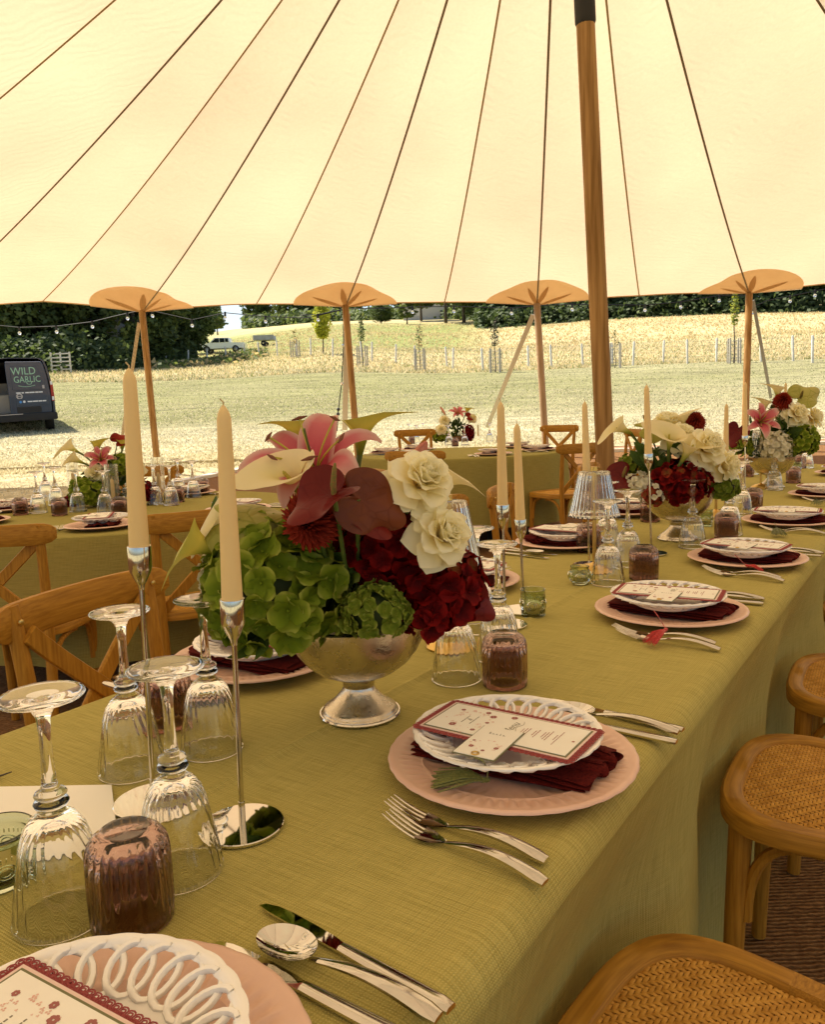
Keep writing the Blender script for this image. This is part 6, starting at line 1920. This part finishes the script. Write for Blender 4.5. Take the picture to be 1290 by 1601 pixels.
calla('tall green and yellow calla standing highest in the near bouquet', at3(562, 712, 1.17), Vector((.22, .05, .97)), .080, SP, (.95, 0, .3), 'calla_y', .75, tip=1.6)
calla('yellow green calla reaching far out to the left', at3(350, 862, 1.08), Vector((-.96, -.12, .22)), .080, SP, (-1, 0, -.3), 'calla_y', .9, tip=1.3, bow=at3(400, 880, 1.08))
calla('pale folded calla left of the taper in the near bouquet', at3(392, 812, 1.12), Vector((-.85, -.3, .25)), .075, SP, (-.2, 0, -1), 'calla', 1.1)
calla('cream calla arching out right beside the upper rose', at3(676, 770, 1.10), Vector((.80, .0, .50)), .060, SP, (.9, 0, -.5), 'calla', .7, tip=1.2)
anthurium('pale green veined anthurium behind the second taper', at3(372, 812, 1.09), Vector((.0, -.62, .75)), .098, SP, (1, 0, -.08), 'anth_green', fold=-.25, spd=False)
anthurium('big brown red anthurium next to the upper cream rose', at3(560, 780, 1.01), Vector((.25, -.92, .25)), .068, SP, (.80, .15, -.45), 'anth_brown', fold=.10, spd=False)
anthurium('dark red anthurium with upright spadix above the red dahlia', at3(522, 772, .975), Vector((-.05, -.50, .85)), .064, SP, (-.80, -.45, -.3), 'anth_red', fold=.3)
anthurium('glossy dark red anthurium lying under the upright spadix', at3(560, 806, 1.03), Vector((.15, -.40, .90)), .052, SP, (.7, -.4, -.4), 'anth_red', fold=.2, spd=False)
anthurium('small red anthurium tip poking out right over the glasses', at3(728, 935, 1.12), Vector((.1, -.9, .3)), .050, SP, (.75, 0, -.55), 'anth_red', fold=.2, spd=False)
dahlia('rust red dahlia in the centre of the near bouquet', at3(488, 812, 1.025), Vector((-.2, -.90, -.15)), .042, SP)
dahlia('red dahlia tucked behind the dark anthuriums', at3(560, 778, 1.12), Vector((.1, -.5, .8)), .036, SP)
leaves('green leaves hanging over the left rim of the near bowl', at3(408, 985, 1.05), [(-.7, -.3, -.4), (-.3, -.5, -.8), (.3, -.5, -.7), (-.9, .0, .1)], .062, SP)
leaves('green leaves at the back of the near bouquet', at3(360, 830, 1.18), [(-.7, 0, .6), (-.8, .2, -.1), (-.4, 0, .9)], .07, SP)
# filler greenery inside the bouquet
def filler(label, c, r_, n, m1, m2, seed):
    V = MB(); r = random.Random(seed)
    for k in range(n):
        d = Vector((r.gauss(0, 1), r.gauss(0, 1), r.gauss(0, 1))).normalized()
        petal(V, r_ * .45, r_ * .26, 'lily', 30, 70, .2, .05, .03, 5, 5, frame(d * r_ * r.uniform(.3, .8), d, (r.gauss(0, 1), r.gauss(0, 1), r.gauss(0, 1))), 0, k)
    t = thing('foliage_filler', label, 'greenery', c)
    V.build('foliage', M[m1], t, kind='stuff')
    return t
filler('dark greenery packed inside the near bouquet', at3(560, 880, 1.16), .105, 90, 'leaf', 'leaf', 1)
filler('dark red leaves packed inside the right half of the near bouquet', at3(620, 850, 1.16), .075, 60, 'hyd_red', 'leaf', 2)

# ---- second arrangement
b2 = atz(1060, 843, TT)
bowl('silver footed bowl holding the second flower arrangement', (b2.x, b2.y, TT + .0005), 1.06)
S2 = Vector((b2.x, b2.y, TT + .13))
Y2 = b2.y
hydrangea('large burgundy hydrangea spilling over the front of the second bowl', at3(1065, 757, Y2 - .08), .098, ['red', 'red', 'rust'], 78, S2, (1.05, .8, .85), 1.0, core='hyd_red')
hydrangea('white hydrangea at the left rim of the second bowl', at3(998, 762, Y2 - .06), .055, ['white'], 40, S2, (1, .9, .9), 1.0, core='hyd_white')
hydrangea('bright green hydrangea at the right side of the second bowl', at3(1131, 762, Y2 - .02), .050, ['lime', 'lime'], 38, S2, (1, .9, 1), 1.3)
hydrangea('small green hydrangea behind the white one in the second bouquet', at3(985, 728, Y2), .040, ['lime'], 26, S2, (1, 1, 1), 1.2)
hydrangea('pale rusty hydrangea beside the white one in the second bouquet', at3(1020, 775, Y2 - .10), .040, ['rust', 'white'], 26, S2, (1, 1, 1), .8, core='hyd_rust')
rose('large cream rose at the right of the second bouquet', at3(1098, 705, Y2 - .08), Vector((.3, -.8, .5)), .135, S2)
rose('cream rose behind the callas of the second bouquet', at3(1062, 690, Y2 - .02), Vector((.0, -.6, .8)), .115, S2, (0, 0, 1))
rose('cream rose hanging low at the right of the second bouquet', at3(1126, 728, Y2 - .05), Vector((.6, -.7, .1)), .115, S2)
rose('cream rose at the top of the second bouquet', at3(1042, 672, Y2 + .06), Vector((-.1, -.4, .9)), .115, S2, (0, 1, 0))
calla('white calla pointing left from the second bouquet', at3(988, 678, Y2), Vector((-.9, -.1, .40)), .095, S2, (-.6, 0, -.7), 'calla', .8, bow=at3(1005, 700, Y2))
calla('cream calla facing us in the middle of the second bouquet', at3(1046, 702, Y2 - .10), Vector((-.1, -.5, .85)), .095, S2, (-.6, 0, .4), 'calla', 1.1)
calla('green throated calla leaning right in the second bouquet', at3(1066, 722, Y2 - .11), Vector((.45, -.3, .83)), .110, S2, (.9, 0, .3), 'calla', .9)
calla('small upright calla at the top of the second bouquet', at3(1070, 672, Y2 + .03), Vector((.03, 0, 1)), .075, S2, (1, 0, .2), 'calla', .8)
anthurium('pale green anthurium at the upper left of the second bouquet', at3(1012, 668, Y2 - .02), Vector((-.2, -.6, .75)), .085, S2, (1, 0, .2), 'anth_green', fold=-.15)
anthurium('dark red anthurium hanging out left of the second bowl', at3(975, 745, Y2 - .05), Vector((-.2, -.7, .5)), .085, S2, (-.9, 0, -.4), 'anth_red')
dahlia('dark pink dahlia at the top right of the second bouquet', at3(1086, 662, Y2 + .03), Vector((.1, -.6, .7)), .040, S2)
leaves('broad green leaves in the middle of the second bouquet', at3(1022, 725, Y2 - .07), [(-.5, -.5, .7), (.1, -.6, .8), (-.2, -.7, .2), (-.8, -.2, .4), (.3, -.5, .9)], .095, S2)
filler('greenery inside the second bouquet', at3(1060, 725, Y2 + .02), .13, 90, 'leaf', 'leaf', 3)
# ---- third arrangement
b3 = atz(1206, 762, TT)
bowl('silver footed bowl of the far flower arrangement on the long table', (b3.x, b3.y, TT + .0005), 1.06)
S3 = Vector((b3.x, b3.y, TT + .13))
Y3 = b3.y
hydrangea('large green hydrangea at the right of the far bouquet', at3(1252, 690, Y3 - .05), .088, ['green'], 48, S3, (1, .9, 1.0), 1.0)
hydrangea('green hydrangea at the left of the far bouquet', at3(1157, 697, Y3 - .02), .068, ['lime', 'green'], 40, S3, (1, .9, .9), 1.0)
hydrangea('white hydrangea in the middle of the far bouquet', at3(1215, 699, Y3 - .08), .088, ['white'], 60, S3, (1, .8, 1.0), 1.3, core='hyd_white')
lily('open pink lily of the far bouquet above the third lamp', at3(1187, 662, Y3 - .12), Vector((.0, -.85, .35)), .125, S3, (0, 0, 1))
rose('cream rose upper right in the far bouquet', at3(1243, 650, Y3 - .05), Vector((.2, -.8, .5)), .125, S3)
rose('cream rose at the right edge of the far bouquet', at3(1266, 655, Y3), Vector((.6, -.6, .4)), .120, S3)
rose('cream rose behind the lily in the far bouquet', at3(1222, 645, Y3 + .05), Vector((.0, -.5, .8)), .110, S3)
anthurium('big pale green anthurium at the top right of the far bouquet', at3(1252, 622, Y3), Vector((-.1, -.8, .5)), .120, S3, (.8, 0, .5), 'anth_green', fold=.1)
anthurium('dark red anthurium left of the far lily', at3(1155, 672, Y3 - .05), Vector((-.3, -.8, .4)), .090, S3, (-.3, 0, -.9), 'anth_red', spd=False)
dahlia('round red dahlia at the top of the far bouquet', at3(1224, 629, Y3 - .02), Vector((0, -.6, .8)), .052, S3)
calla('pale calla standing up at the top of the far bouquet', at3(1196, 645, Y3), Vector((-.05, 0, 1)), .090, S3, (-1, 0, .1), 'calla', .8)
calla('pale calla highest in the far bouquet', at3(1216, 625, Y3 + .05), Vector((-.1, 0, 1)), .100, S3, (-1, 0, .1), 'calla', .9)
leaves('dark leaves between lily and roses in the far bouquet', at3(1222, 672, Y3 - .06), [(.0, -.6, .8), (.4, -.5, .6), (-.3, -.6, .5), (.1, -.7, .1)], .095, S3)
filler('greenery inside the far bouquet', at3(1210, 680, Y3 + .03), .15, 80, 'leaf', 'leaf', 4)
# ---- left round table
M['box'] = mat('dark_planter', (.05, .03, .02), .6)
def planter(label, p, r_, h):
    t = thing('flower_pot', label, 'flower pot', p); mb = MB(); mb.lathe([(0, 0), (r_ * .8, 0), (r_, h), (r_ * .92, h), (r_ * .75, .01), (0, .01)], 28); mb.build('body', M['silver'], t); return t
c4 = atz(165, 790, LTC.z); Y4 = c4.y; S4 = Vector((c4.x, c4.y, LTC.z + .05))
planter('low silver pot under the flowers of the left round table', (c4.x, c4.y, LTC.z), .085, .07)
hydrangea('green hydrangea in front on the left round table', at3(138, 770, Y4 - .08), .108, ['green'], 54, S4, (1, .9, .9), .95)
hydrangea('green hydrangea at the top right of the left table flowers', at3(190, 728, Y4), .085, ['green'], 36, S4, (1, 1, .9), .9)
hydrangea('burgundy hydrangea at the right of the left table flowers', at3(222, 770, Y4 - .03), .075, ['red'], 38, S4, (1, 1, 1), 1.1, core='hyd_red')
hydrangea('burgundy hydrangea low at the left of the left table flowers', at3(108, 788, Y4), .045, ['red'], 18, S4, (1, 1, 1), 1.0, core='hyd_red')
rose('cream rose in the middle of the left table flowers', at3(150, 742, Y4 - .06), Vector((0, -.8, .5)), .11, S4)
rose('cream rose right of the front tube on the left table', at3(213, 735, Y4), Vector((.3, -.7, .6)), .10, S4)
calla('cream calla reaching far left on the left table', at3(122, 707, Y4 - .05), Vector((-.85, -.1, .45)), .11, S4, (-.6, 0, -.7), 'calla', .9)
calla('cream calla below it on the left table', at3(130, 724, Y4 - .08), Vector((-.75, -.3, .35)), .11, S4, (-.6, 0, -.4), 'calla', .9)
calla('green calla standing in the left table flowers', at3(150, 712, Y4), Vector((.25, 0, .95)), .12, S4, (.8, 0, .5), 'calla_y', .6)
calla('yellow calla right in the left table flowers', at3(190, 705, Y4), Vector((.3, 0, .95)), .09, S4, (.8, 0, .3), 'calla_y', .8)
lily('dark pink lily on the left round table', at3(158, 722, Y4 - .03), Vector((.2, -.7, .6)), .11, S4)
anthurium('orange red anthurium at the top of the left table flowers', at3(184, 690, Y4), Vector((.3, -.7, .6)), .075, S4, (.6, 0, .7), 'dahlia', spd=False, fold=.2)
filler('greenery inside the left table flowers', at3(168, 755, Y4 + .03), .14, 80, 'leaf', 'leaf', 5)
# ---- back round table
c5 = atz(718, 690, BTC.z); Y5 = c5.y; S5 = Vector((c5.x, c5.y, BTC.z + .05))
planter('low silver pot under the flowers of the back round table', (c5.x, c5.y, BTC.z), .09, .07)
hydrangea('green hydrangea at the left of the back table flowers', at3(690, 683, Y5 - .1), .105, ['green'], 40, S5, (1, .9, .8), 1.1)
hydrangea('burgundy hydrangea at the right of the back table flowers', at3(733, 678, Y5 - .05), .09, ['red'], 38, S5, (.8, .9, 1.3), 1.3, core='hyd_red')
rose('cream rose upper left in the back table flowers', at3(695, 658, Y5 - .03), Vector((-.1, -.8, .5)), .13, S5)
rose('cream rose lower left in the back table flowers', at3(690, 672, Y5 - .18), Vector((0, -.9, .3)), .13, S5)
rose('cream rose at the right in the back table flowers', at3(738, 655, Y5), Vector((.2, -.7, .6)), .12, S5)
lily('pink lily at the top of the back table flowers', at3(715, 650, Y5), Vector((.1, -.6, .8)), .15, S5)
calla('pale calla at the right top of the back table flowers', at3(728, 648, Y5), Vector((.5, 0, .9)), .13, S5, (.9, 0, .3), 'calla_y', .8)
lily_bud('pink lily bud leaning left above the back table', at3(697, 650, Y5), Vector((-.5, 0, .85)), .13, .03, S5)
anthurium('red anthurium at right of the back table flowers', at3(733, 652, Y5 - .05), Vector((.2, -.8, .5)), .09, S5, (.8, 0, .3), 'dahlia', spd=False)
filler('greenery inside the back table flowers', at3(712, 672, Y5 + .03), .15, 70, 'leaf', 'leaf', 6)
